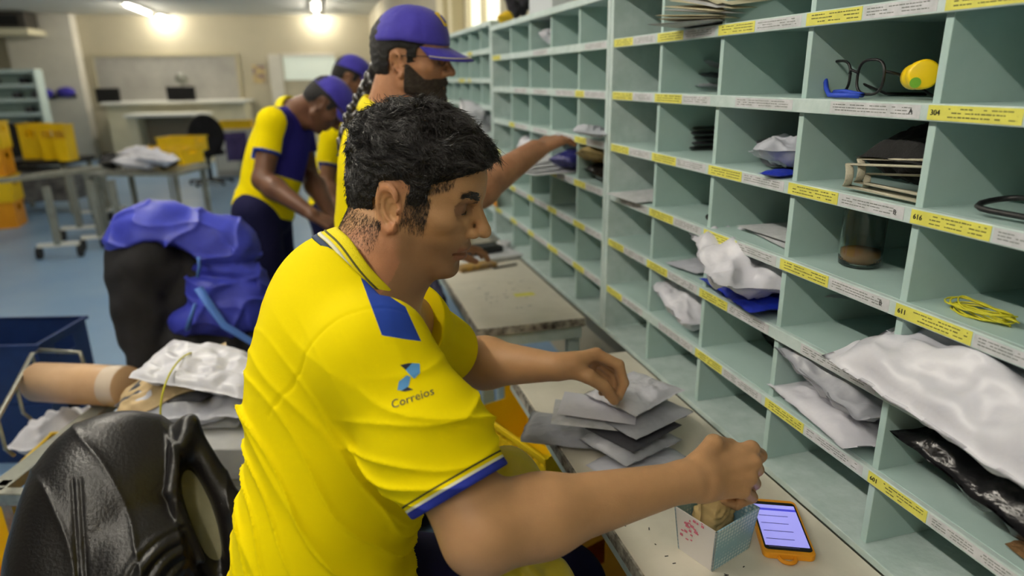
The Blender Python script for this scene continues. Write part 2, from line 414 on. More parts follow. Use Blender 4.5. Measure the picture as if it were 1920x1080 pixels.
def surfnets(fn, lo, hi, h, c=4, marg=1.9):
    lo = np.asarray(lo, float); hi = np.asarray(hi, float)
    nb = np.ceil((hi-lo)/(h*c)).astype(int); n = nb*c
    ax = [lo[i]+(np.arange(nb[i])+.5)*h*c for i in range(3)]
    G = np.stack(np.meshgrid(*ax, indexing='ij'), -1).reshape(-1, 3)
    d = np.concatenate([fn(g) for g in np.array_split(G, max(1, len(G)//300000))]).reshape(nb)
    act = np.abs(d) < h*c*.87*marg
    nm = np.zeros(n+1, bool)
    up = np.repeat(np.repeat(np.repeat(act, c, 0), c, 1), c, 2)
    for dx in (0, 1):
        for dy in (0, 1):
            for dz in (0, 1): nm[dx:dx+n[0], dy:dy+n[1], dz:dz+n[2]] |= up
    idx = np.argwhere(nm)
    F = np.full(n+1, 1.0, np.float32)
    # outside the band: sign of the block
    sg = np.repeat(np.repeat(np.repeat(np.sign(d), c, 0), c, 1), c, 2)
    F[:n[0], :n[1], :n[2]] = sg
    P = lo+idx*h
    vals = np.concatenate([fn(p) for p in np.array_split(P, max(1, len(P)//300000))])
    F[idx[:, 0], idx[:, 1], idx[:, 2]] = vals
    cells = np.argwhere(up)
    corners = [(i, j, k) for i in (0, 1) for j in (0, 1) for k in (0, 1)]
    cv = np.stack([F[cells[:, 0]+i, cells[:, 1]+j, cells[:, 2]+k] for i, j, k in corners], 1)
    neg = (cv < 0).sum(1); m = (neg > 0) & (neg < 8)
    cells = cells[m]; cv = cv[m]
    edges = [(a, b) for a in range(8) for b in range(a+1, 8) if sum(abs(corners[a][q]-corners[b][q]) for q in range(3)) == 1]
    acc = np.zeros((len(cells), 3)); cnt = np.zeros(len(cells)); co = np.array(corners, float)
    for a, b in edges:
        va, vb = cv[:, a], cv[:, b]; x = (va < 0) != (vb < 0)
        t = np.where(x, va/(va-vb+1e-20), 0)
        p = co[a]+t[:, None]*(co[b]-co[a]); acc[x] += p[x]; cnt[x] += 1
    V = lo+(cells+acc/cnt[:, None])*h
    ids = np.full(n, -1, np.int32); ids[cells[:, 0], cells[:, 1], cells[:, 2]] = np.arange(len(cells))
    faces = []
    for axn in range(3):
        e = np.zeros(3, int); e[axn] = 1
        o1 = np.zeros(3, int); o1[(axn+1) % 3] = 1; o2 = np.zeros(3, int); o2[(axn+2) % 3] = 1
        A0 = cells[(cells > 0).all(1)]
        f0 = F[A0[:, 0], A0[:, 1], A0[:, 2]]; A1 = A0+e; f1 = F[A1[:, 0], A1[:, 1], A1[:, 2]]
        x = (f0 < 0) != (f1 < 0); B = A0[x]; s = f0[x] < 0
        q = [ids[tuple((B-a).T)] for a in (0*o1, o1, o1+o2, o2)]
        Q = np.stack(q, 1); ok = (Q >= 0).all(1); Q = Q[ok]; s = s[ok]
        Q[s] = Q[s]
        Q[~s] = Q[~s][:, ::-1]
        faces.append(Q)
    Fc = np.concatenate(faces)
    return keep_big(V, Fc)
def np_mesh(name, V, Fc, mats, parent=None, smooth=True, color=None, matidx=None, tri=False):
    me = bpy.data.meshes.new(name)
    k = Fc.shape[1]
    me.vertices.add(len(V)); me.vertices.foreach_set('co', V.astype(np.float32).ravel())
    me.loops.add(Fc.size); me.loops.foreach_set('vertex_index', Fc.astype(np.int32).ravel())
    me.polygons.add(len(Fc)); me.polygons.foreach_set('loop_start', np.arange(0, Fc.size, k, dtype=np.int32))
    if not isinstance(mats, (list, tuple)): mats = [mats]
    for m in mats: me.materials.append(m)
    me.polygons.foreach_set('use_smooth', np.full(len(Fc), smooth))
    if matidx is not None: me.polygons.foreach_set('material_index', matidx.astype(np.int32))
    me.update(calc_edges=True)
    if color is not None:
        ca = me.color_attributes.new('Col', 'FLOAT_COLOR', 'POINT')
        c4 = np.ones((len(V), 4), np.float32); c4[:, :3] = color; ca.data.foreach_set('color', c4.ravel())
    o = bpy.data.objects.new(name, me); COL.objects.link(o)
    if parent is not None:
        o.parent = parent; o.matrix_parent_inverse = parent.matrix_basis.inverted()
    return o
def relax(V, Fc, it=1, lam=.5):
    """Laplacian smoothing"""
    n = len(V)
    for _ in range(it):
        S = np.zeros_like(V); C = np.zeros(n)
        for a, b in ((0, 1), (1, 2), (2, 3), (3, 0)):
            np.add.at(S, Fc[:, a], V[Fc[:, b]]); np.add.at(C, Fc[:, a], 1)
            np.add.at(S, Fc[:, b], V[Fc[:, a]]); np.add.at(C, Fc[:, b], 1)
        V = V+lam*(S/C[:, None]-V)
    return V
def view_basis(px, py):
    r = ray(px, py); f = r/np.linalg.norm(r)
    rt = np.cross(f, UP); rt /= np.linalg.norm(rt); u = np.cross(rt, f)
    return rt, u, -f
# ---- head in local centimetres: x forward, y left, z up; origin between the ears
def head_sdf(P, opt):
    """P in cm local"""
    Q = P.copy(); S = np.abs(P[:, 1]); Q[:, 1] = S     # symmetric
    w = opt.get('wide', 1.)
    d = ell(P, (-.8, 0, 3.2), (9.7, 7.6*w, 8.3))
    d = smin(d, ell(P, (3.4, 0, -2.2), (5.9, 6.2*w, 7.6)), 2.5)
    d = smin(d, ell(P, (5.8, 0, 4.2), (3.3, 5.6, 3.4)), 2.)      # forehead
    d = smin(d, cap(Q, (.6, 5.2*w, -6.0), (6.2, 2.2, -9.0), 1.5, 1.5), 2.2)
    d = smin(d, cap(Q, (.4, 5.6*w, -2.), (.6, 5.2*w, -6.2), 1.3, 1.3), 2.)
    d = smin(d, ell(P, (7.1, 0, -9.2), (1.9, 2.4, 1.7)), 1.6)
    d = smin(d, ell(P, (6.2, 0, -5.6), (3.1, 3.3, 3.0)), 1.6)
    d = smin(d, ell(Q, (5.2, 4.5*w, -1.2), (2.6, 2.0, 1.7)), 1.6)    # cheekbone
    d = smax(d, -ell(Q, (9.6, 3.3, 1.0), (2.4, 2.1, 1.5)), 1.3)      # socket
    d = smin(d, cap(Q, (8.5, .8, 2.5), (6.9, 4.6, 2.6), .85, .7), 1.2)   # brow
    d = smin(d, ell(Q, (6.75, 3.2, .75), (1.45, 1.55, 1.3)), .5)      # lids over the eyeball
    d = smin(d, cap(P, (8.5, 0, 1.7), (11.0, 0, -1.7), .62, .82), 1.0)   # nose bridge
    d = smin(d, ell(P, (11.0, 0, -2.3), (1.2, 1.0, .95)), .6)
    d = smin(d, ell(Q, (9.5, 1.15, -2.8), (1.25, .75, .8)), .5)
    d = smax(d, -ell(Q, (9.9, .65, -3.75), (.75, .38, .5)), .3)
    d = smin(d, ell(P, (8.75, 0, -5.25), (1.05, 2.3, .62)), .5)      # lips
    d = smin(d, ell(P, (8.6, 0, -6.75), (1.05, 2.0, .7)), .5)
    d = smax(d, -cap(Q, (9.9, 0, -6.0), (8.0, 2.7, -6.15), .22, .2), .35)
    d = smax(d, -ell(P, (9.6, 0, -8.0), (1.0, 2.0, .6)), .8)
    # ear
    ex = opt.get('ear', (-1.2, 7.2*w, -1.5))
    e = Q-np.array(ex)
    a = .28; ca, sa = math.cos(a), math.sin(a)      # lean back
    e2 = np.stack([e[:, 0]*ca+e[:, 2]*sa, e[:, 1], -e[:, 0]*sa+e[:, 2]*ca], 1)
    fl = .35; cf, sf = math.cos(fl), math.sin(fl)   # flare outwards at the back
    e3 = np.stack([e2[:, 0]*cf+e2[:, 1]*sf, -e2[:, 0]*sf+e2[:, 1]*cf, e2[:, 2]], 1)
    x, y, z = e3[:, 0], e3[:, 1], e3[:, 2]
    rx = 1.75+.1*z; rzz = 3.0
    k = np.sqrt((x/np.maximum(rx, .5))**2+(z/rzz)**2)+1e-6
    rim = np.sqrt(((k-1)*1.75)**2+(y-.35)**2)-.30-.08*np.clip(z, -2, 2)/2
    gate = np.maximum(x-.9+np.maximum(z, 0)*-.25, -9)      # no rim in front
    rim = smax(rim, gate-.5, .4)
    plate = smax(np.abs(y+.35)-.16, (k-1)*1.7, .3)
    lobe = ell(np.stack([x, y, z], 1), (.35, 0, -2.55), (.85, .42, .85))
    anti = np.sqrt((np.sqrt(((x+.05)/1.05)**2+((z-.35)/1.75)**2)-1)**2+(y-.05)**2*1.0)-.25
    anti = smax(anti, x-.35, .4)
    tragus = ell(np.stack([x, y, z], 1), (1.25, .1, -.35), (.35, .4, .6))
    earf = sminl([rim, plate, lobe, anti, tragus], .25)
    earf = smax(earf, -ell(np.stack([x, y, z], 1), (.40, .0, -.35), (.95, 1.25, 1.2)), .2)
    d = smin(d, earf, .35)
    return d
def make_head(Mh):
    """Mh: 4x4 numpy, local metres->world. returns fn(Pworld)->sdf metres"""
    Rm = Mh[:3, :3]; o = Mh[:3, 3]
    def loc(P): return (P-o)@Rm*100.
    return loc
def head_matrix(px, py, d, tau, rho, phi, anchor=(11.4, 0, -2.3), flip=1):
    rt, u, b = view_basis(px, py); rt = rt*flip
    t, r_, f_ = R(tau), R(rho), R(phi)
    x = math.cos(t)*rt-math.sin(t)*u; z = math.sin(t)*rt+math.cos(t)*u
    z = math.cos(r_)*z+math.sin(r_)*b; z /= np.linalg.norm(z)
    y = np.cross(z, x); y /= np.linalg.norm(y)
    x2 = math.cos(f_)*x-math.sin(f_)*y*(flip); y2 = np.cross(z, x2)
    Rm = np.stack([x2, y2, z], 1)
    o = CAM+ray(px, py)*d-Rm@(np.array(anchor)*.01)
    Mx = np.eye(4); Mx[:3, :3] = Rm; Mx[:3, 3] = o
    return Mx
def wp(px, py, d): return CAM+ray(px, py)*d
skin_b = mat('skin_tan', (176, 128, 92), .5, bump=.12, bscale=700, detail=2, rgb2=(168, 116, 84), vscale=25, sss=.06, spec=.35)
skin_d = mat('skin_brown', (128, 86, 60), .5, rgb2=(112, 74, 52), vscale=20, sss=.05, spec=.35)
skin_t = mat('skin_warm_tan', (172, 124, 92), .5, rgb2=(152, 108, 78), vscale=20, sss=.05, spec=.35)
hair_m = mat('black_hair', (30, 26, 25), .30, spec=.7)
hair_under = mat('hair_base', (20, 17, 16), .6, bump=.6, bscale=350)
shirt_m = mat('shirt_cloth', (238, 218, 10), .85, attr='Col', bump=.10, bscale=900, detail=1, spec=.1)
navy_cloth = mat('navy_trousers', (26, 26, 62), .85, bump=.1, bscale=500, spec=.2, rgb2=(22, 22, 54), vscale=6)
CY = np.array(lin((236, 214, 2))); CB = np.array(lin((38, 64, 148))); CN = np.array(lin((30, 40, 86))); CW = np.array(lin((222, 222, 200)))
CPB = np.array(lin((46, 42, 128)))
def strands(name, roots, normals, dirf, length, rad, mats, parent, nseg=5, seed=1, curl=.0, lift=.35):
    """hair locks: tapering three-sided tubes"""
    rng = np.random.default_rng(seed); n = len(roots)
    pts = [roots-normals*.001]; p = roots.copy(); L = length*(.6+.8*rng.random(n))
    d = dirf(p, normals); ph = sn(roots*55, 1.)*5+rng.random(n)*.9
    for k in range(nseg):
        dd = dirf(p, normals)+normals*(lift*(1-1.6*k/nseg))[..., None]*1.0 if np.ndim(lift) else dirf(p, normals)+normals*(lift*(1-1.6*k/nseg))
        side = np.cross(dd, normals); dd = dd+side*(curl*np.sin(ph+k*1.5))[:, None]+normals*(curl*.5*np.cos(ph+k*1.7))[:, None]
        dd /= np.linalg.norm(dd, axis=1)[:, None]+1e-9
        p = p+dd*(L/nseg)[:, None]; pts.append(p.copy())
    pts = np.stack(pts, 1)  # n, nseg+1, 3
    K = nseg+1
    t = np.gradient(pts, axis=1); t /= np.linalg.norm(t, axis=2)[..., None]+1e-9
    a = np.cross(t, normals[:, None, :]); a /= np.linalg.norm(a, axis=2)[..., None]+1e-9
    b = np.cross(t, a)
    rr = rad*(np.linspace(1, .25, K))[None, :, None]
    V = np.stack([pts+rr*(a*math.cos(q)+b*math.sin(q)) for q in (0, 2.094, 4.189)], 2).reshape(-1, 3)
    base = (np.arange(n)*K*3)[:, None, None]
    F = []
    for k in range(nseg):
        for j in range(3):
            F.append(np.stack([base[:, 0, 0]+k*3+j, base[:, 0, 0]+k*3+(j+1) % 3, base[:, 0, 0]+(k+1)*3+(j+1) % 3, base[:, 0, 0]+(k+1)*3+j], 1))
    F = np.concatenate(F)
    return np_mesh(name, V, F, mats, parent)
# ---------------------------------------------------------------- the seated man
H1 = head_matrix(911, 436, .985, 17, 15, 8)
J = dict(sR=wp(700, 665, .845), eR=wp(908, 992, .80), wR=wp(1285, 902, .915),
         sL=wp(762, 610, 1.13), eL=wp(868, 678, 1.36), wL=wp(1045, 688, 1.25))
o1, R1 = H1[:3, 3], H1[:3, :3]
h2w = lambda x, y, z: o1+R1@(np.array([x, y, z])*.01)
neck_top = h2w(-2.8, 0, -3.5); neck_bot = wp(672, 560, .985)
pelvis = wp(620, 1150, .97)
def finger(P, pts, r0, r1):
    n = len(pts)-1; L = []
    for i in range(n):
        a = r0+(r1-r0)*i/n; b = r0+(r1-r0)*(i+1)/n
        L.append(cap(P, pts[i], pts[i+1], a, b))
    return sminl(L, .004)
# right hand: fist over the little box, back of the hand towards the camera
vR = [wp(*q) for q in ((1408, 842, .985), (1412, 868, .965), (1405, 895, .955), (1392, 920, .955))]   # knuckles
fR = []
for i, k in enumerate(vR):
    dz = [0, 3, 5, 6][i]
    p1 = wp(1424-5*i, 858+26*i-4, 1.018-.006*i); p2 = wp(1392-4*i, 880+22*i, 1.036-.004*i); p3 = wp(1368-3*i, 872+22*i, 1.016-.004*i)
    fR.append([k, p1, p2, p3])
tR = [wp(1308, 868, .93), wp(1338, 832, .955), wp(1368, 838, .99), wp(1392, 860, 1.0)]
def handR(P):
    L = [fcap(P, J['wR'], wp(1318, 898, .925), .026, .030, RT*0+np.array(wp(1318, 898, 1)-wp(1318, 898, .9)), .75)]
    for k, (q) in enumerate(vR):
        L.append(cap(P, wp(1310, 880+12*k, .93), q, .0165, .0125-.0008*k))
    d = sminl(L, .014)
    for i, f in enumerate(fR):
        d = smin(d, finger(P, f, .0115-.0007*i, .0085-.0005*i), .004)
    for i, q in enumerate(vR): d = smin(d, ell(P, q+(CAM-q)/np.linalg.norm(CAM-q)*.003, (.0095,)*3), .006)
    for i, q in enumerate(vR):   # tendons
        a = wp(1318, 886+9*i, .93); q2 = q+(CAM-q)/np.linalg.norm(CAM-q)*.0105; a2 = a+(CAM-a)/np.linalg.norm(CAM-a)*.0165
        d = smin(d, cap(P, a2, q2, .0015, .003), .006)
    d = smin(d, finger(P, tR, .0145, .0105), .008)
    return d
# left hand: thumb and index pinching the top packet
kL = [wp(1118, 664, 1.262), wp(1122, 668, 1.285), wp(1120, 676, 1.305), wp(1114, 686, 1.32)]
fL = [[kL[0], wp(1160, 684, 1.262), wp(1170, 718, 1.27), wp(1160, 745, 1.275)],
      [kL[1], wp(1160, 694, 1.29), wp(1166, 728, 1.295), wp(1152, 750, 1.29)],
      [kL[2], wp(1150, 704, 1.315), wp(1152, 730, 1.315), wp(1140, 742, 1.30)],
      [kL[3], wp(1138, 712, 1.325), wp(1138, 730, 1.32), wp(1128, 736, 1.305)]]
tL = [wp(1072, 694, 1.245), wp(1104, 706, 1.238), wp(1132, 724, 1.245), wp(1152, 750, 1.262)]
def handL(P):
    L = [fcap(P, J['wL'], wp(1068, 685, 1.252), .026, .029, UP, .8)]
    for k, q in enumerate(kL): L.append(cap(P, wp(1062, 682+3*k, 1.245+.012*k), q, .0165, .0125-.0007*k))
    d = sminl(L, .013)
    for i, f in enumerate(fL): d = smin(d, finger(P, f, .0112-.0007*i, .0078-.0004*i), .004)
    d = smin(d, finger(P, tL, .0155, .0098), .008)
    return d
def arm(P, s, e, w, rs, re, rw, k=.02, bulge=.006):
    m = e+(w-e)*.25
    d = cap(P, s, e, rs, re*.98)
    d = smin(d, cap(P, e, m, re, re+bulge), k)
    d = smin(d, cap(P, m, w, re+bulge*.8, rw), k)
    return d
def torso_core(P, g=0.):
    ub = wp(652, 645, 1.0); mb_ = wp(640, 800, .985); lb = wp(614, 985, .975)
    L = [ell(P, ub, (.112+g, .165+g, .15+g), TB), ell(P, mb_, (.118+g, .150+g, .17+g), TB), ell(P, lb, (.110+g, .150+g, .17+g), TB),
         ell(P, pelvis, (.112+g, .160+g, .13+g), TB)]
    d = sminl(L, .045)
    d = smin(d, cap(P, J['sR'], wp(680, 615, .97), .058+g, .066+g), .05)
    d = smin(d, cap(P, J['sL'], wp(690, 590, 1.03), .058+g, .068+g), .05)
    return d
# torso frame: x forward, y left, z along the spine
_sp = wp(672, 560, .985)-pelvis; _sp /= np.linalg.norm(_sp)
_sd = J['sL']-J['sR']; _sd -= _sp*(_sd@_sp); _sd /= np.linalg.norm(_sd)
TB = np.stack([np.cross(_sd, _sp), _sd, _sp], 1)
knR = pelvis+np.array([.40, -.10, -.175]); knL = pelvis+np.array([.40, .14, -.175])
hipR = pelvis-_sd*.09; hipL = pelvis+_sd*.09
def neck(P, g=0.):
    d = cap(P, neck_top, neck_bot, .059+g, .066+g)
    d = smin(d, cap(P, h2w(3.5, 0, -8.5), neck_bot+TB[:, 0]*.02, .035+g, .05+g), .04)
    d = smin(d, cap(P, neck_top+R1@np.array([.0, .035, 0]), wp(715, 560, 1.03), .02, .02), .02)
    return d
near = lambda P, c, r: ((P-c)**2).sum(1) < r*r
def skin1(P):
    d = neck(P)
    d = smin(d, torso_core(P, -.012), .03)
    d = smin(d, arm(P, J['sR'], J['eR'], J['wR'], .053, .0465, .0255, .03, -.001), .02)
    d = smin(d, arm(P, J['sL'], J['eL'], J['wL'], .05, .044, .0255), .02)
    d = smin(d, ell(P, wp(893, 1022, .80), (.032,)*3), .02)      # elbow tip
    d = smin(d, cap(P, hipR, knR, .08, .06), .04); d = smin(d, cap(P, hipL, knL, .08, .06), .04)
    m = near(P, wp(1365, 880, .98), .14)
    if m.any(): d[m] = smin(d[m], handR(P[m]), .012)
    m = near(P, wp(1115, 700, 1.28), .14)
    if m.any(): d[m] = smin(d[m], handL(P[m]), .012)
    m = near(P, o1, .22)
    if m.any(): d[m] = smin(d[m], head_sdf((P[m]-o1)@R1*100, {})/100, .012)
    return d
HS = 1.9e-3
def man1():
    base = pelvis.copy(); base[2] = 0
    t = thing('person', 'seated man in yellow polo shirt with short black hair, sorting mail at the table', 'person', tuple(base))
    pts = np.array([v for v in [J[k] for k in J]+[pelvis, knR, knL, h2w(0, 0, 12)]+vR+kL])
    lo = pts.min(0)-.17; hi = pts.max(0)+.14
    V, F = surfnets(skin1, lo, hi, HS)
    V = relax(V, F, 1, .4)
    L = (V-o1)@R1*100
    col = np.tile(np.array(lin((186, 142, 100))), (len(V), 1))
    nearh = (np.abs(L) < 16).all(1)
    # beard shadow, reddish ear, lips : real differences of skin; the eye sockets carry painted shade
    x, y, z = L.T; S = np.abs(y)
    def blend(m, c, a=1.):
        m = (m*a*nearh)[:, None]; return col*(1-m)+np.array(lin(c))*m
    sm = lambda e0, e1, v: np.clip((v-e0)/(e1-e0), 0, 1)**2*(3-2*np.clip((v-e0)/(e1-e0), 0, 1))
    beard = sm(-3.0, -5.5, z)*sm(-1.0, 1.0, x+.15*(z+8))*(1-sm(-14, -16, z))*sm(-15, -12, z)
    col = blend(beard, (118, 88, 66), .55)
    col = blend(sm(1.5, .7, np.hypot((x-8.9)*.8, (z+6.0)))*(S < 2.7), (150, 92, 74), .6)
    col = blend(sm(6.9, 7.6, S)*(x < 2), (190, 128, 96), .6)
    eyesh = np.hypot((x-7.6)/1.6, (z-.9)/1.3)  # shade of the deep eye sockets, put into the skin colour
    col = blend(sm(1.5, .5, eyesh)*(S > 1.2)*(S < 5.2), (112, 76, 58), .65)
    sk = mat('skin_face', (178, 132, 94), .48, attr='Col', var=.1, vscale=22, bump=.10, bscale=650, detail=2, sss=.05, spec=.38)
    np_mesh('body', V, F, sk, t, color=col)
    # lash line and eyebrow
    mb = MB()
    for s in (-1, 1):
        pts = [h2w(*q) for q in [(8.15, 2.0*s, .32), (8.25, 2.7*s, .05), (7.95, 3.6*s, .02), (7.3, 4.4*s, .25)]]
        mb.tube(pts, [.0006, .0011, .0011, .0006], 6)
    mb2 = MB()
    o = mb.build('eyelashes', hair_m, t, smooth=True); o.matrix_parent_inverse = t.matrix_basis.inverted()
    # eyebrows from short hairs
    rng = np.random.default_rng(5); rts = []; nrm = []; 
    for s in (-1, 1):
        for k in range(330):
            u = rng.random(); yy = 1.1+u*3.9; zz = 2.55+.55*math.sin(u*2.6)+rng.normal()*.30*(1-.4*u)
            xx = 9.15-.035*yy*yy*1.7
            rts.append((xx, yy*s, zz))
    rts = np.array(rts)
    for _ in range(12): 
        e = .05; d0 = head_sdf(rts, {}); g = np.stack([(head_sdf(rts+np.eye(3)[i]*e, {})-d0)/e for i in range(3)], 1); g /= np.linalg.norm(g, axis=1)[:, None]; rts = rts-g*d0[:, None]*.8
    W_ = o1+rts@R1.T*.01; G_ = g@R1.T
    bdir = lambda p, n_: np.tile(R1@np.array([-.45, 0, .12]), (len(p), 1))+np.outer(np.sign(rts[:, 1]), R1@np.array([0, .9, 0]))
    bfull = bdir
    for s_ in (-1, 1):
        mk_ = np.sign(rts[:, 1]) == s_
        bd2 = lambda p, n_, s_=s_: np.tile(R1@np.array([-.45, .9*s_, .12]), (len(p), 1))
        strands('eyebrow', W_[mk_], G_[mk_], bd2, .010, .0005, hair_m, t, nseg=3, seed=3, lift=.15)
    # hair: base shell + locks
    def hairmask(Lx):
        x, y, z = Lx.T; S = np.abs(y)
        # >0 where hair grows
        front = z-(5.4+.05*S*S*.6-.0*x)                      # hairline across the forehead
        line = np.where(x > 3.2, z-(2.3+(x-3.2)*.72), np.where(x > .8, z-(-1.0-(.0)*(x)), np.where(x > -3.2, z-2.6+np.maximum(0, -x-1.2)*1.2, z-(-5.2-.35*(x+3.2)*.3))))
        return line
    def hairshell(P):
        Lx = (P-o1)@R1*100; x, y, z = Lx.T
        c = ell(Lx, (-.8, 0, 3.2), (9.7, 7.6, 8.3)); c = smin(c, ell(Lx, (5.8, 0, 4.2), (3.3, 5.6, 3.4)), 2.)
        c = smin(c, ell(Lx, (-4.5, 0, -1.5), (5.2, 5.9, 5.5)), 2.)
        up = np.clip((z-1)/6, 0, 1)
        Sy = np.abs(y); hl = hair_line(x, Sy, z); fade = np.clip((hl+.1*sn(Lx*4, 1.))/1.6, 0, 1)
        thick = .12+.25*np.clip((z+5)/4, 0, 1)+1.2*up*up+.35*np.exp(-((x-6.0)**2/9+(z-8)**2/12))
        wL = Lx+.8*np.stack([sn(Lx*.8, 3.), sn(Lx*.8, 5.), sn(Lx*.8, 7.)], 1); nz = sn(wL*1.1, 1.)*.42+sn(wL*np.array([1.6, 3.4, 3.0])+5, 2.)*.30+.12*sn(Lx*6.5, .3)
        thick = (thick+nz*(.25+up))*fade-.22*(1-fade)
        return smax(c-thick, -hl-.1, .3)/100
    def hair_line(x, S, z):
        """positive inside the hair area (cm)"""
        # pieces: forehead line, temple, sideburn, over the ear, nape
        f = z-(6.3-.10*S+.0*x)                         # forehead
        tmpl = z-(3.0+(x-3.4)*.95)                      # temple diagonal
        a = np.where(x > 3.4, np.minimum(np.maximum(f, -99), tmpl), 99)
        a = np.where(x > 3.4, np.maximum(np.minimum(f+.0*z, tmpl+2.5), tmpl-1.2), 99)
        side = np.where(x > .9, z-(-1.6+.0*x), np.where(x > -3.6, z-(2.3-.35*np.maximum(-1.3-x, 0)**1.5-.3), z-(-6.6+.25*np.sin(S*2.1))))
        return np.where(x > 3.4, np.minimum(z-(3.0+(x-3.4)*.62), 9), side)
    Vh, Fh = surfnets(hairshell, o1-.16, o1+.19, 1.8e-3)
    ho = np_mesh('hair', Vh, Fh, hair_under, t)
    me = ho.data; nv = np.zeros(len(Vh)*3, np.float32); me.vertices.foreach_get('normal', nv); nv = nv.reshape(-1, 3).astype(float)
    # outer vertices only
    Lh = (Vh-o1)@R1*100
    out = (hair_line(Lh[:, 0], np.abs(Lh[:, 1]), Lh[:, 2]) > .0) & (np.einsum('ij,ij->i', nv, Lh@R1.T) > 0)
    ids = np.nonzero(out)[0]; rng = np.random.default_rng(11); ids = rng.choice(ids, 12000, replace=True)
    rad_ = .0006; roots = Vh[ids]+rng.normal(size=(len(ids), 3))*.0012
    def flow(p, n_):
        Lx = (p-o1)@R1*100
        # whorl at the crown; swept forward and to the side with waves
        w = np.stack([.75+.25*np.sin(Lx[:, 2]*.9), -.55+.6*np.sin(Lx[:, 0]*.7+Lx[:, 2]*.4), -.12-.08*Lx[:, 2]*0], 1)
        low = (Lx[:, 2] < 2.5)[:, None]
        w = np.where(low, np.array([.25, 0, -1.]), w)
        w = w+.85*np.stack([sn(Lx*.9, 3.), sn(Lx*.9, 5.), sn(Lx*.9, 7.)], 1)
        d = w@R1.T; d = d-n_*np.einsum('ij,ij->i', d, n_)[:, None]
        return d/(np.linalg.norm(d, axis=1)[:, None]+1e-9)
    zz = Lh[ids][:, 2]
    ln = np.where(zz > 5, .019, np.where(zz > 1, .012, .006)); hl_ = hair_line(Lh[ids][:, 0], np.abs(Lh[ids][:, 1]), zz); ln = ln*np.clip(.35+hl_/3, .35, 1)
    o = strands('hair_locks', roots, nv[ids], flow, ln, .00055, hair_m, ho, nseg=5, seed=2, curl=.22, lift=.07)
    o.parent = ho; o.matrix_parent_inverse = Matrix(); o.matrix_world = Matrix()
    # short grizzled stubble below the hairline: nape and sideburns
    me2 = bpy.data.objects[t.children[0].name].data if False else None
    nvb = np.zeros(len(V)*3, np.float32); bpy.data.objects['body'].data.vertices.foreach_get('normal', nvb); nvb = nvb.reshape(-1, 3).astype(float)
    Lb = (V-o1)@R1*100; X_, Y_, Z_ = Lb.T; SY = np.abs(Y_)
    nape = (X_ < -1.8) & (Z_ < -3.5) & (Z_ > -11.5) & (X_ > -12)
    burn = (X_ > .6) & (X_ < 4.0) & (Z_ < 1.6) & (Z_ > -4.4) & (SY > 4.5)
    tmp_ = (X_ > 3.0) & (X_ < 6.2) & (np.abs(Z_-(3.0+(X_-3.4)*.62)) < .9) & (SY > 3)
    rng = np.random.default_rng(21)
    for nm, m_, n_, mt in (('stubble', nape | burn | tmp_, 24000, mat('grizzled_hair', (48, 42, 38), .5)),):
        w_ = np.where(nape, np.clip((Z_+11.5)/6.5, 0, 1)**1.5, np.where(burn, np.clip((Z_+4.2)/3.5, 0, 1), .8))*m_
        ids = rng.choice(len(V), n_, p=w_/w_.sum())
        rt_ = V[ids]+rng.normal(size=(n_, 3))*.0007
        dn = lambda p, q: np.tile(R1@np.array([.2, 0, -1.]), (len(p), 1))+rng.normal(size=p.shape)*.25
        o = strands(nm, rt_, nvb[ids], dn, .0048, .00022, mt, t, nseg=2, seed=31, lift=.25)
    return t
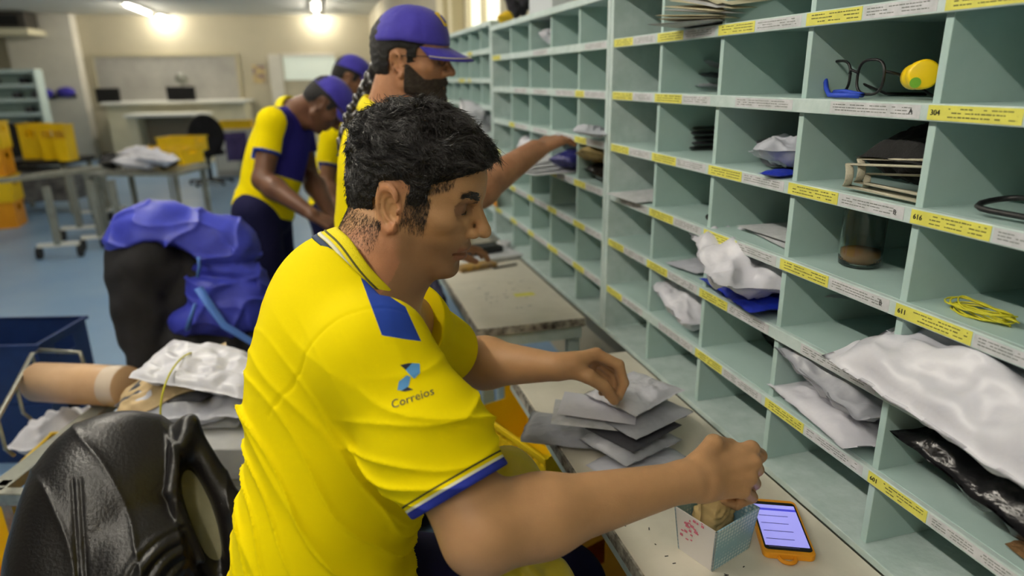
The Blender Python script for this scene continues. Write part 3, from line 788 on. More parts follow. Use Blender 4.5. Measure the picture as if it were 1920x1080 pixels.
def shirt1(t):
    cR = wp(855, 930, .81)
    axR = (J['eR']-J['sR']); axR /= np.linalg.norm(axR)
    axL = (J['eL']-J['sL']); axL /= np.linalg.norm(axL)
    cutR = J['sR']+axR*(np.linalg.norm(wp(856, 932, .815)-J['sR']))
    # cuff plane through three picture points of the cuff line
    a, b = wp(787, 968, .80), wp(926, 888, .80)
    nR = np.cross(b-a, RT*0+(wp(856, 930, 1)-wp(856, 930, .9))+axR*.0); nR /= np.linalg.norm(nR)
    if nR@axR < 0: nR = -nR
    nR = nR+axR*.15; nR /= np.linalg.norm(nR)
    cutL = J['sL']+axL*.17
    seamN = axR*.62+np.cross(_sd, _sp)*-.05+(-_sd)*.65-_sp*.05; seamN /= np.linalg.norm(seamN)
    def folds(P):
        q = (P-pelvis)@TB
        f = 0
        # diagonal pull folds on the flank, falling from the shoulder blade to the belly
        u = q[:, 0]*.75+q[:, 2]*.62
        flank = np.clip((.46-q[:, 2])/.2, 0, 1)
        w1_ = q+.018*np.stack([sn(q*14, 1.), sn(q*14, 2.), sn(q*14, 3.)], 1)
        u = w1_[:, 0]*.58+w1_[:, 2]*.68+w1_[:, 1]*.1
        v_ = w1_[:, 0]*.5-w1_[:, 2]*.8
        amp = flank*(.45+.55*np.clip(sn(w1_*np.array([9, 9, 9]), 6.)+.5, 0, 1))
        f = .0090*amp*np.exp(-3.2*np.abs(np.sin(u*58+2.2*sn(w1_*7, 1.))))
        f = f+.0075*amp*np.exp(-3.5*np.abs(np.sin(u*101+v_*16+3*sn(w1_*9, 5.))))
        f = f+.0045*np.clip(flank+.25, 0, 1)*sn(P*np.array([15, 15, 15]), 2.)
        f = f+.003*sn(P*22, 4.)*flank
        return -f
    def sleeve_folds(P):
        s = (P-J['sR'])@axR
        r = P-J['sR']-np.outer(s, axR)
        ang = r@_sp
        g = np.clip((s-.02)/.08, 0, 1)
        w1_ = P+.015*np.stack([sn(P*13, 1.), sn(P*13, 2.), sn(P*13, 3.)], 1)
        return -(.0115*g*np.exp(-2.8*np.abs(np.sin((s-ang*1.5)*27+2.4*sn(w1_*9, 3.))))+0.0055*g*np.exp(-3*np.abs(np.sin((s-ang*.9)*48+3*sn(w1_*11, 7.))))+.005*g*sn(P*16, 1.))
    def fn(P):
        body = torso_core(P, .010)
        body = smin(body, cap(P, wp(645, 560, .985), wp(690, 590, .985), .080, .072), .05)
        body = body+folds(P)
        lowcut = (P-(pelvis+_sp*-.06))@(-_sp)
        body = smax(body, lowcut, .01)
        slR = smin(cap(P, J['sR'], J['sR']+axR*.12, .067, .070), cap(P, J['sR']+axR*.12, J['sR']+axR*.34, .070, .049), .02)+sleeve_folds(P)
        slR = smax(slR, (P-a)@nR, .004)
        slL = cap(P, J['sL'], J['sL']+axL*.3, .066, .064)+.003*sn(P*20, 2)
        slL = smax(slL, (P-cutL)@axL, .004)
        d = smin(body, slR, .03); d = smin(d, slL, .03)
        sq = (P-J['sR'])@seamN-.006; d = d+.0016*np.exp(-(sq/.0022)**2)*(((P-J['sR'])**2).sum(1) < .0225)
        # hollow: neck opening, sleeve openings
        d = smax(d, -neck(P, .010), .004)
        ins = cap(P, J['sR']+axR*.18, J['eR'], .055, .0465)
        d = smax(d, -np.maximum(ins, -(P-(a-nR*.02))@nR), .003)
        # everything above the collar seam goes
        return smax(d, cutneck(P), .004)
    # collar plane: passes back of neck (612,440), front (752,590)
    c0, c1 = wp(610, 452, .985), wp(752, 592, .975)
    cn = np.cross(c1-c0, np.array(wp(680, 520, 1.1)-wp(680, 520, .9))); cn /= np.linalg.norm(cn)
    if cn@(h2w(0, 0, 0)-c0) < 0: cn = -cn
    cmid = (c0+c1)/2
    def cutneck(P):
        m = (P-c0)@cn-.0
        rad = np.linalg.norm(np.cross(P-neck_bot, (neck_top-neck_bot)/np.linalg.norm(neck_top-neck_bot)), axis=1)
        return np.minimum(m, .16-rad)
    pts = np.array([J['sR'], J['sL'], pelvis, wp(855, 930, .8), wp(820, 650, 1.3), wp(612, 440, .98)])
    V, F = surfnets(fn, pts.min(0)-.2, pts.max(0)+.14, 2.2e-3)
    V = relax(V, F, 1, .4)
    col = np.tile(CY, (len(V), 1))
    def paint(m, c): 
        col[m] = c
    s = (V-a)@nR
    rr_ = np.linalg.norm(V-(J['sR']+np.outer((V-J['sR'])@axR, axR)), axis=1)
    arm_side = (rr_ < .10) & ((V-J['sR'])@axR > .12)
    cuffv = np.where(arm_side, s, -1.)
    # blue shoulder panel at the front, in picture-independent torso space: between collar and sleeve seam, ahead of the shoulder ridge
    q = (V-pelvis)@TB; qs = (J['sR']-pelvis)@TB
    rel = V-CAM; dep = rel@FW
    xx_ = rel@RT/dep; yy_ = rel@UP/dep
    PX = 960+FPX*(xx_*math.cos(ROLL)-yy_*math.sin(ROLL)); PY = 540-FPX*(xx_*math.sin(ROLL)+yy_*math.cos(ROLL))
    poly = [(676, 520), (760, 575), (790, 640), (759, 636), (716, 629)]
    pv = np.full(len(V), 1e9)
    for i_ in range(len(poly)):
        (x0_, y0_), (x1_, y1_) = poly[i_], poly[(i_+1) % len(poly)]
        pv = np.minimum(pv, ((x1_-x0_)*(PY-y0_)-(y1_-y0_)*(PX-x0_))/math.hypot(x1_-x0_, y1_-y0_))
    pv = np.where((dep < .985) & (dep > .75), pv, -50)
    sm1 = shirt_m.copy(); sm1.name = 'shirt_cloth_front'; nt = sm1.node_tree; N = nt.nodes; Lk = nt.links
    bs = N['Principled BSDF']; src = bs.inputs['Base Color'].links[0].from_socket
    def attr_(nm): a_ = N.new('ShaderNodeAttribute'); a_.attribute_name = nm; return a_.outputs['Fac']
    def gt(sock, v): m_ = N.new('ShaderNodeMath'); m_.operation = 'GREATER_THAN'; Lk.new(sock, m_.inputs[0]); m_.inputs[1].default_value = v; return m_.outputs[0]
    def mixc(fac, a_, c_): m_ = N.new('ShaderNodeMix'); m_.data_type = 'RGBA'; Lk.new(fac, m_.inputs[0]); Lk.new(a_, m_.inputs[6]); m_.inputs[7].default_value = (*c_, 1); return m_.outputs[2]
    cf = attr_('cuff'); pf = attr_('panel'); o_ = mixc(gt(pf, 0.), src, CB)
    for v_, c_ in ((-.0190, lin((60, 60, 40))), (-.0168, CY), (-.0130, CW), (-.0100, lin((44, 56, 150)))): o_ = mixc(gt(cf, v_), o_, c_)
    Lk.new(o_, bs.inputs['Base Color'])
    sh = np_mesh('polo_shirt', V, F, sm1, t, color=col)
    for nm_, arr in (('cuff', cuffv), ('panel', pv)):
        at_ = sh.data.attributes.new(nm_, 'FLOAT', 'POINT'); at_.data.foreach_set('value', arr.astype(np.float32))
    # collar: a standing fold round the neck
    nax = (neck_top-neck_bot)/np.linalg.norm(neck_top-neck_bot)
    mb = MB(); ring = []
    ex = (c1-c0)/np.linalg.norm(c1-c0); ey = np.cross(cn, ex)
    N_ = 72; K_ = 9; vs = []
    half = np.linalg.norm(c1-c0)/2
    for i in range(N_):
        th = math.pi*(-1+2*i/(N_-1))*.985           # 0 = back of neck, +-pi = front opening
        c_, s_ = math.cos(th), math.sin(th)
        for k in range(K_):
            v = k/(K_-1)                               # 0 inner bottom -> fold top -> 1 outer bottom
            if v < .45: h_ = v/.45*.030; ro = .0
            else: h_ = .030-(v-.45)/.55*.040; ro = .003+.009*math.sin((v-.45)/.55*math.pi/2)
            fr = (1-c_)/2
            r1_ = (half-.002)+ro+.000*fr; r2_ = .079+ro
            lift = .010*(1-fr)+.004
            p = cmid-ex*c_*r1_+ey*s_*r2_+cn*(h_*(1-.25*fr)+lift-.012)+nax*0
            p = p-ex*(h_)*.25*(c_)*-1*.6+ cn*.0015*math.sin(th*5+1)
            vs.append(tuple(p))
    fs = [(i*K_+k, i*K_+k+1, (i+1)*K_+k+1, (i+1)*K_+k) for i in range(N_-1) for k in range(K_-1)]
    mb.add(vs, fs)
    co_ = mb.build('collar', mat('collar_knit', (240, 222, 8), .8, bump=.25, bscale=500), sh, smooth=True, sub=1, solid=.0022)
    co_.matrix_parent_inverse = Matrix(); co_.matrix_world = Matrix()
    # collar stripes: thin ribbons on the outer fall
    for nm, (v0, v1), cc in (('collar_stripe', (.80, .87), (224, 222, 200)), ('collar_stripe', (.88, 1.0), (52, 66, 92)), ('collar_stripe', (.70, .74), (90, 88, 40))):
        vs2 = []
        for i in range(N_):
            th = math.pi*(-1+2*i/(N_-1))*.985; c_, s_ = math.cos(th), math.sin(th)
            for v in (v0, v1):
                h_ = .030-(v-.45)/.55*.040; ro = .003+.009*math.sin((v-.45)/.55*math.pi/2)+.0018
                fr = (1-c_)/2; lift = .010*(1-fr)+.004
                p = cmid-ex*c_*((half-.002)+ro)+ey*s_*(.079+ro)+cn*(h_*(1-.25*fr)+lift-.012)
                p = p+ex*h_*.15*c_+cn*.0015*math.sin(th*5+1)
                vs2.append(tuple(p))
        keep = [i for i in range(N_-1) if (ey*math.sin(math.pi*(-1+2*i/(N_-1))))@((CAM-cmid)/np.linalg.norm(CAM-cmid)) > .12]
        o = MB().add(vs2, [(2*i, 2*i+1, 2*i+3, 2*i+2) for i in keep]).build(nm, mat('stripe_%d' % cc[0], cc, .8), co_, smooth=True, solid=.0006)
        o.matrix_parent_inverse = Matrix(); o.matrix_world = Matrix()
    return sh, V, F
def trousers1(t):
    def fn(P):
        d = ell(P, pelvis-_sp*.03, (.114, .168, .13), TB)
        d = smin(d, cap(P, hipR+TB[:, 0]*.04, knR, .094, .080), .03); d = smin(d, cap(P, hipL+TB[:, 0]*.04, knL, .094, .080), .03)
        for k, h in ((knR, hipR), (knL, hipL)):
            foot = k+np.array([-.05, 0, -(k[2]-.28)])
            d = smin(d, cap(P, k, foot, .082, .062), .03)
            d = smax(d, -(P[:, 2]-.24), .01)
        d = d+.003*sn(P*18, 1.)
        return smax(d, (P-(pelvis+_sp*.10))@_sp, .01)
    lo = np.minimum(pelvis, knR)-np.array([.22, .25, .6]); hi = np.maximum(pelvis, knL)+np.array([.14, .2, .16])
    V, F = surfnets(fn, lo, hi, 5e-3)
    np_mesh('trousers', V, F, navy_cloth, t)
    # shoes and stool below the picture
    mb = MB()
    for k in (knR, knL):
        f = k+np.array([-.05, 0, -(k[2])])
        mb.tube([(f[0]-.03, f[1], .24), (f[0]-.03, f[1], .1)], [.05, .05], 14)
        mb.tube([(f[0]-.07, f[1], .055), (f[0]-.02, f[1], .06), (f[0]+.08, f[1], .05), (f[0]+.15, f[1], .04), (f[0]+.19, f[1], .035)], [.035, .05, .048, .042, .02], 14)
    o = mb.build('shoes', black_pl, t, smooth=True); o.matrix_parent_inverse = t.matrix_basis.inverted()
man = man1(); shirt, SV, SF = shirt1(man); trousers1(man)
from mathutils.bvhtree import BVHTree
bvh = BVHTree.FromPolygons([tuple(v) for v in SV], [tuple(f) for f in SF])
def decal(mb, origin, xd, yd, name, mats, parent, off=.0007):
    n_ = np.cross(xd, yd); n_ /= np.linalg.norm(n_); vs = []
    for (x, y, z) in mb.v:
        p = origin+xd*x+yd*y
        h = bvh.ray_cast(Vector(p+n_*.05), Vector(-n_), .12)
        q = np.array(h[0]) if h[0] is not None else p
        vs.append(tuple(q+n_*(off+z)))
    mb.v = vs; o = mb.build(name, mats, parent); o.matrix_parent_inverse = Matrix(); o.matrix_world = Matrix(); return o
# printed emblem and word on the sleeve
lo_ = wp(741, 764, .775); hi_ = wp(818, 738, .775)
xd = (hi_-lo_); wlen = np.linalg.norm(xd); xd /= wlen
vw = wp(770, 740, .5)-CAM; vw /= np.linalg.norm(vw); yd = np.cross(xd, vw); yd /= np.linalg.norm(yd)
if yd@UP < 0: yd = -yd
def fine(mb, n=3):
    bm = bmesh.new(); vs = [bm.verts.new(v) for v in mb.v]; 
    for f, m_ in zip(mb.f, mb.m):
        try: bm.faces.new([vs[i] for i in f]).material_index = m_
        except ValueError: pass
    bmesh.ops.triangulate(bm, faces=bm.faces[:])
    for _ in range(n):
        es = [e for e in bm.edges if e.calc_length() > .003]
        if es: bmesh.ops.subdivide_edges(bm, edges=es, cuts=1)
        bmesh.ops.triangulate(bm, faces=bm.faces[:])
    out = MB(); out.v = [tuple(v.co) for v in bm.verts]; bm.verts.index_update()
    out.f = [tuple(v.index for v in f.verts) for f in bm.faces]; out.m = [f.material_index for f in bm.faces]; bm.free(); return out
tm = MB().text('Correios', .0145, Matrix.Identity(4), 0, 0)
wx_ = max(v[0] for v in tm.v); k_ = .048/wx_; tm.v = [(x*k_, y*k_*1.0, z*0) for x, y, z in tm.v]
decal(fine(tm), lo_, xd, yd, 'sleeve_word', mat('print_navy', (38, 44, 60), .6), shirt)
lg = MB(); u_ = .001
def poly(pts, mi): lg.add([(x*u_, y*u_, 0) for x, y in pts], [tuple(range(len(pts)))], mi)
ox, oy = 10, 13
P2_ = lambda L: [(ox+a, oy+b) for a, b in L]
poly(P2_([(0, 4), (4, 12), (14, 16), (17, 13), (12, 4), (5, 2)]), 0)
poly(P2_([(18, 13), (14, 22), (22, 27), (29, 24), (27, 14), (20, 10)]), 0)
poly(P2_([(3, 2), (11, 4), (16, -1), (8, 0)]), 1); poly(P2_([(14, 22), (10, 29), (19, 28), (22, 27)]), 1)
lg.v = [(x*1.05, y*1.05, 0) for x, y, z in lg.v]
decal(fine(lg), lo_, xd, yd, 'sleeve_emblem', [mat('print_blue', (84, 150, 206), .6), mat('print_navy2', (34, 40, 54), .6)], shirt)
st = thing('stool', 'tall stool under the seated man', 'stool', (pelvis[0]-.02, pelvis[1], 0))
sz = pelvis[2]-.20
MB().lathe([(0, sz), (.15, sz), (.165, sz-.015), (.165, sz-.035), (.15, sz-.045), (0, sz-.045)], 32).build('seat', black_pl, st, smooth=True)
for q in range(4):
    a_ = q*math.pi/2+.78
    MB().tube([(.1*math.cos(a_), .1*math.sin(a_), sz-.04), (.2*math.cos(a_), .2*math.sin(a_), .0)], .012, 10).build('leg', metal, st, smooth=True)
# ---------------------------------------------------------------- the three standing men
cap_m = mat('cap_cloth', (66, 58, 168), .7, bump=.15, bscale=60, spec=.3, rgb2=(54, 46, 150), vscale=14, sheen=.2)
cap_trim = mat('cap_trim', (214, 206, 170), .7)
emblem_y = mat('emblem_yellow', (226, 190, 40), .6)
frame_dark = mat('spectacle_frame', (20, 18, 18), .3)
lens_m = mat('spectacle_lens', (235, 235, 235), .05, trans=1., ior=1.1, alpha=1.)
def adopt(o, t):
    o.parent = t; o.matrix_parent_inverse = t.matrix_basis.inverted(); return o
def H4(Hm, scale=.01):
    m = Matrix([[Hm[i, j]*(scale if j < 3 else 1) for j in range(4)] for i in range(4)]); return m
def baseball_cap(Hm, t, backwards=False, emblem=True, tilt=0.):
    mx = H4(Hm) @ Matrix.Rotation(R(tilt), 4, 'Y')
    if backwards: mx = mx @ Matrix.Translation((-1.4, 0, .4)) @ Matrix.Rotation(math.pi, 4, 'Z') @ Matrix.Rotation(R(12), 4, 'Y')
    mb = MB(); off = Vector((3, 1, 2))
    def dome(u, v):
        th = u*2*math.pi; ph = (1-v)*(1.38+.22*max(0, -math.cos(th)))
        x, y, z = math.sin(ph)*math.cos(th), math.sin(ph)*math.sin(th), math.cos(ph)
        g = 1-.012*math.exp(-(((th/(math.pi/3)) % 1.-.5)/.04)**2*.25 if 0 else -((((th+math.pi/6)/(math.pi/3)) % 1.-.5)/.03)**2)
        n_ = 1+.018*noise.noise(Vector((x*2.2, y*2.2, z*2.2))+off)
        fr = 1+.06*max(x, 0)*math.cos(ph)
        return ((-.9+10.4*(x if x > 0 else x*.94)*g*n_*fr), 8.5*y*g*n_, 2.6+10.0*z*g*n_+(1.4 if x > 0 else 0)*max(x, 0)*math.cos(ph)*1.3)
    mb.grid(dome, 72, 18, 0, mx, closed_u=True)
    c = mb.build('cap', cap_m, None, smooth=True, solid=.0025); adopt(c, t)
    bm = MB()
    def brim(u, v):
        th = (u-.5)*2.15; r0 = 1.0; ext = 7.2*math.cos(th*1.25)**.6*v if math.cos(th*1.25) > 0 else 0
        x = -.9+10.3*math.cos(th)*.985+ext; y = 8.45*math.sin(th)*(1-.05*v)
        z = 4.3-.018*y*y*(.4+v*1.3)-.9*v-ext*.12
        return (x, y, z)
    bm.grid(brim, 30, 10, 0, mx)
    b = bm.build('brim', cap_m, c, smooth=True, solid=.003); b.matrix_parent_inverse = Matrix(); b.matrix_world = Matrix()
    if emblem:
        sm_ = MB()
        pts = [mx @ (Vector(brim(k/24, .86))+Vector((0, 0, .28))) for k in range(25)]
        sm_.tube(pts, .0028, 6, flat=.5)
        o = sm_.build('brim_stripe', cap_trim, c, smooth=True); o.matrix_parent_inverse = Matrix(); o.matrix_world = Matrix()
        e = MB()
        for (a0, a1, h0, h1) in ((-.28, .28, .42, .80), ):
            n1, n2 = 10, 8
            def cr(u, v):
                th = a0+(a1-a0)*u; ph = 1.38-(h0+(h1-h0)*v)
                taper = 1-.35*(1-v)
                p = Vector((math.sin(ph)*math.cos(th*taper), math.sin(ph)*math.sin(th*taper), math.cos(ph)))
                fr = 1+.06*p.x*p.z
                return (-.9+10.75*p.x*fr, 8.8*p.y, 2.6+10.35*p.z+1.3*1.4*p.x*p.z)
            e.grid(cr, n1, n2, 0, mx)
            q = len(e.v)
            a0, a1, h0, h1 = -.13, .13, .5, .7
            def cr2(u, v):
                x, y, z = cr(u, v); return (x+.18, y, z+.05)
            e.grid(cr2, 6, 5, 1, mx)
        o = e.build('cap_emblem', [emblem_y, cap_m], c, smooth=True, solid=.002); o.matrix_parent_inverse = Matrix(); o.matrix_world = Matrix()
    return c
def hand_pts(w, d, n, curl=.5, right=1, sc=1.):
    d = d/np.linalg.norm(d); n = n-d*(n@d); n /= np.linalg.norm(n); s = np.cross(d, n)*right
    F_ = []
    for i in range(4):
        b = w+d*(.088-.004*abs(i-1))*sc+s*(.030-.02*i)*sc; ch = [b]; a = curl*.6
        for k, l in enumerate((.042, .026, .021)):
            a2 = a+curl*k*.8
            b = b+(d*math.cos(a2)+n*math.sin(a2))*l*(1-.06*abs(i-1)-(.15 if i == 3 else 0))*sc; ch.append(b)
        F_.append(ch)
    tb = w+d*.02*sc+s*.022*sc; th = [tb, tb+(d*.7+s*.6+n*.3)*.04*sc]
    th.append(th[-1]+(d*.9+s*.1+n*.5)*.03*sc); th.append(th[-1]+(d*.9-s*.1+n*.5)*.024*sc)
    return F_, th, s
def hand_sdf(P, w, F_, th, s, n):
    L = []
    for i, f in enumerate(F_): L.append(cap(P, w+s*(.018-.012*i), f[0], .015, .012))
    d = sminl(L, .012)
    for i, f in enumerate(F_): d = smin(d, finger(P, f, .0105-.0006*i, .008-.0004*i), .004)
    return smin(d, finger(P, th, .0145, .0095), .008)
def std_person(label, Hm, J, skin, hs, shirt_h=4e-3, body_h=3.2e-3, paint_fn=None, headopt={}, hands={}, rs=(.052, .042, .026), torso_r=(.115, .165), cuff=.62, legs=None, hem=-.02, hipc=None):
    oh, Rh = Hm[:3, 3], Hm[:3, :3]; hw = lambda x, y, z: oh+Rh@(np.array([x, y, z])*.01)
    nk = hw(-2.8, 0, -3.5); ch = (J['sR']+J['sL'])/2; hip = J['hip']; sp = ch-hip; sp /= np.linalg.norm(sp)
    sd = J['sL']-J['sR']; W_ = np.linalg.norm(sd); sd = sd-sp*(sd@sp); sd /= np.linalg.norm(sd)
    fr = np.cross(sd, sp); B = np.stack([fr, sd, sp], 1)
    if sd@(J['sL']-J['sR']) < 0: sd = -sd
    nb = ch+sp*.035
    t = thing('person', label, 'person', (hip[0], hip[1], 0))
    def core(P, g=0.):
        L = [ell(P, ch-sp*.11+fr*.0, (torso_r[0]+g, torso_r[1]+g, .19+g), B), ell(P, (ch-sp*.11+hip)/2-fr*.0, (torso_r[0]+g, torso_r[1]-.018+g, .17+g), B), ell(P, hip, (torso_r[0]+.005+g, torso_r[1]-.005+g, .13+g), B)]
        d = sminl(L, .06)
        for k in ('sR', 'sL'): d = smin(d, cap(P, J[k], nb-sp*.03, .056+g, .062+g), .05)
        return d
    def sk(P):
        d = cap(P, nk, nb, .056, .064); d = smin(d, cap(P, hw(3.5, 0, -8.5), nb, .034, .05), .04)
        d = smin(d, core(P, -.012), .03)
        for a, b, c in (('sR', 'eR', 'wR'), ('sL', 'eL', 'wL')): d = smin(d, arm(P, J[a], J[b], J[c], *rs), .02)
        for k in ('R', 'L'):
            F_, th, s_ = HP[k]; m = near(P, J['w'+k]+(F_[1][1]-J['w'+k])*.6, .16)
            if m.any(): d[m] = smin(d[m], hand_sdf(P[m], J['w'+k], F_, th, s_, None), .014)
        m = near(P, oh, .2)
        if m.any(): d[m] = smin(d[m], head_sdf((P[m]-oh)@Rh*100, headopt)/100, .012)
        return d
    HP = {}
    for k in ('R', 'L'):
        dd, nn, cu = hands.get(k, (J['w'+k]-J['e'+k], A(0, 0, -1), .5)); HP[k] = hand_pts(J['w'+k], np.asarray(dd, float), np.asarray(nn, float), cu, 1 if k == 'R' else -1)
    allp = np.array([v for v in J.values()]+[oh]+[f[3] for k in HP for f in HP[k][0]])
    V, F = surfnets(sk, allp.min(0)-.19, allp.max(0)+.19, body_h)
    V = relax(V, F, 1, .4); np_mesh('body', V, F, skin, t)
    axs = {}
    for a, b in (('sR', 'eR'), ('sL', 'eL')):
        v = J[b]-J[a]; l = np.linalg.norm(v); axs[a] = (v/l, l)
    def sh(P):
        d = smin(core(P, .010), cap(P, nb-sp*.05, nb, .08, .072), .05)
        q = (P-hip)@B
        d = d-.004*np.clip(1-q[:, 2]/.35, 0, 1)*(1-np.abs(np.sin((q[:, 2]+q[:, 0]*.6)*34+sn(P*9, 1.)*2)))+.004*sn(P*12, 2)
        for a in ('sR', 'sL'):
            ax, l = axs[a]; sl = cap(P, J[a], J[a]+ax*l, .066, .056)+.004*sn(P*16, 3)
            d = smin(d, smax(sl, (P-(J[a]+ax*l*cuff))@ax, .005), .025)
        d = smax(d, -(P-(hip+sp*hem))@sp, .006)
        d = smax(d, -smin(cap(P, nk, nb, .064, .072), cap(P, nb+fr*.02, hw(3, 0, -9), .05, .04), .02), .005)
        m = (P-(nb+sp*.012-fr*.02))@(sp*.85-fr*.5); rad = np.linalg.norm(np.cross(P-nb, sp), axis=1)
        return smax(d, np.minimum(m, .11-rad), .004)
    V, F = surfnets(sh, allp.min(0)-.2, allp.max(0)+.2, shirt_h)
    V = relax(V, F, 1, .4); col = np.tile(CY, (len(V), 1))
    for a in ('sR', 'sL'):
        ax, l = axs[a]; s = (V-J[a])@ax-l*cuff; rr_ = np.linalg.norm(V-J[a]-np.outer((V-J[a])@ax, ax), axis=1)
        m = (s > -.012) & (s < .02) & (rr_ < .085); col[m] = CB
    if paint_fn: paint_fn(V, (V-ch)@B, col)
    np_mesh('polo_shirt', V, F, shirt_m, t, color=col)
    # collar
    cc = nb+sp*.02; up_ = (nk-nb); up_ /= np.linalg.norm(up_); K_ = 7; N_ = 48; vs = []
    ex = fr-up_*(fr@up_); ex /= np.linalg.norm(ex); ey = np.cross(up_, ex)
    for i in range(N_):
        th = math.pi*(-1+2*i/(N_-1))*.96; c_, s_ = math.cos(th), math.sin(th)
        for k in range(K_):
            v = k/(K_-1); h_ = v/.45*.03 if v < .45 else .03-(v-.45)/.55*.042; ro = 0 if v < .45 else .003+.012*math.sin((v-.45)/.55*1.57)
            vs.append(tuple(nb-ex*c_*(.070+ro)+ey*s_*(.072+ro)+up_*(h_+.008)+up_*(.016*c_)))
    o = MB().add(vs, [(i*K_+k, i*K_+k+1, (i+1)*K_+k+1, (i+1)*K_+k) for i in range(N_-1) for k in range(K_-1)], 0).build('collar', bpy.data.materials['collar_knit'] if 'collar_knit' in bpy.data.materials else shirt_yc, None, smooth=True, solid=.003)
    adopt(o, t)
    # trousers and shoes
    legs = legs or (A(.0, 0, 0), A(.0, 0, 0))
    hR = hip-sd*.085; hL = hip+sd*.085
    ank = []
    for h_, off in ((hR, legs[0]), (hL, legs[1])):
        a_ = np.array([h_[0], h_[1], .09])+off; ank.append(a_)
    def tr(P):
        d = ell(P, hip, (torso_r[0]+.012, torso_r[1]+.003, .125), B)
        for h_, a_ in ((hR, ank[0]), (hL, ank[1])):
            kn = (h_+a_)/2+A(0, 0, .0)+fr*A(1, 1, 0)*.03
            e = smin(cap(P, h_, kn, .098, .074), cap(P, kn, a_, .074, .06), .03); d = smin(d, e, .02)
        d = d+.004*sn(P*14, 1)
        d = smax(d, (P-(hip+sp*.09))@sp, .01)
        return smax(d, .07-P[:, 2], .01)
    pp = np.array([hip, ank[0], ank[1]])
    V, F = surfnets(tr, pp.min(0)-.2, pp.max(0)+.22, 8e-3); np_mesh('trousers', V, F, navy_cloth, t)
    mb = MB(); f2 = fr*A(1, 1, 0); f2 /= np.linalg.norm(f2)
    for a_ in ank:
        b_ = np.array([a_[0], a_[1], 0]); mb.tube([tuple(b_-f2*.07+A(0, 0, .045)), tuple(b_+A(0, 0, .05)), tuple(b_+f2*.08+A(0, 0, .046)), tuple(b_+f2*.16+A(0, 0, .036)), tuple(b_+f2*.19+A(0, 0, .03))], [.03, .048, .045, .035, .015], 12)
    adopt(mb.build('shoes', black_pl, None, smooth=True), t)
    return t, hw, Rh, oh, B, ch
shirt_yc = mat('collar_yellow', (236, 216, 10), .8)
def patch(V, q, col, blue=True):
    # blue yoke on the chest and shoulders with yellow sleeves and back
    m = (q[:, 0] > -.01) & (q[:, 2] > -.17) & (np.abs(q[:, 1]) < .155)
    col[m] = CPB
def hairshell_for(Hm, t, zl=-5.5, hm=hair_under, thick=.5, res=3e-3):
    oh, Rh = Hm[:3, 3], Hm[:3, :3]
    def fn(P):
        Lx = (P-oh)@Rh*100; x, y, z = Lx.T
        c = smin(ell(Lx, (-.8, 0, 3.2), (9.7, 7.6, 8.3)), ell(Lx, (-4.5, 0, -1.5), (5.2, 5.9, 5.5)), 2.)
        c = c-thick-.15*sn(Lx*2.5, 1.)
        line = np.where(x > 3.4, z-(3+(x-3.4)*.62), np.where(x > .9, z+2.5, np.where(x > -3.6, z-2.6+np.maximum(-1.3-x, 0)**1.5*.35, z-zl)))
        return smax(c, -line, .4)/100
    V, F = surfnets(fn, oh-.16, oh+.17, res); o = np_mesh('hair', V, F, hm, t); return o
# --- bearded man with the ponytail
H2 = head_matrix(849, 137, 1.76, 6, 6, 13)
J2 = dict(sR=wp(722, 268, 1.66), eR=wp(862, 380, 1.70), wR=wp(1003, 282, 1.93), sL=wp(728, 240, 2.0), eL=wp(790, 420, 2.12), wL=wp(825, 470, 2.05), hip=wp(706, 560, 1.98))
man2, hw2, R2, o2, B2, ch2 = std_person('standing man in blue cap with long dark ponytail, beard and glasses, reaching into the shelf', H2, J2, mat('skin_man_two', (178, 130, 98), .5, rgb2=(160, 112, 82), vscale=22, sss=.05, spec=.35), None,
    hands={'R': (wp(1075, 245, 2.03)-wp(1003, 282, 1.93), A(.1, .1, -1), .38), 'L': (A(1, .3, 0), A(0, 0, -1), .5)}, rs=(.05, .042, .030), paint_fn=lambda V, q, col: patch(V, q, col), torso_r=(.118, .16))
baseball_cap(H2, man2, tilt=4)
hairshell_for(H2, man2)
mb = MB(); pts = [wp(*q) for q in ((742, 100, 1.80), (716, 118, 1.84), (700, 146, 1.86), (681, 182, 1.86), (662, 214, 1.86), (648, 255, 1.87), (642, 292, 1.88))]
P_ = []
for i in range(60):
    u = i/59*(len(pts)-1); k = min(int(u), len(pts)-2); f_ = u-k; P_.append(pts[k]*(1-f_)+pts[k+1]*f_)
for s_ in range(3):
    q = []
    for i, p in enumerate(P_):
        a_ = i/59*22+s_*2.094; q.append(p+RT*.012*math.sin(a_)+FW*.012*math.sin(a_*2)*.5)
    mb.tube([tuple(x) for x in q], [.019*(1-.5*(i/59))*(1 if i < 57 else .4)+.002*math.sin(i*1.7+s_) for i in range(60)], 10)
adopt(mb.build('ponytail', hair_m, None, smooth=True), man2)
# beard
def beard_fn(P):
    Lx = (P-o2)@R2*100; x, y, z = Lx.T
    d = head_sdf(Lx, {'ear': (-1.2, 2., -.6)})-.45-.12*sn(Lx*4, 2.)
    d = smin(d, ell(Lx, (8.2, 0, -9.8), (2.2, 3.0, 2.4)), 1.5)
    line = -1.0-np.clip(x-1.5, 0, 4)*.8; top = z-np.where(x > 7.2, -3.9, line)
    d = smax(d, top, .4); d = smax(d, .6-x, .4)
    d = smax(d, -ell(Lx, (10.2, 0, -6.2), (1.6, 1.9, .55)), .2)
    return d/100
V, F = surfnets(beard_fn, o2-.16, o2+.17, 2.5e-3); np_mesh('beard', V, F, mat('beard', (44, 34, 28), .8, bump=.8, bscale=300, rgb2=(70, 60, 52), vscale=60), man2)
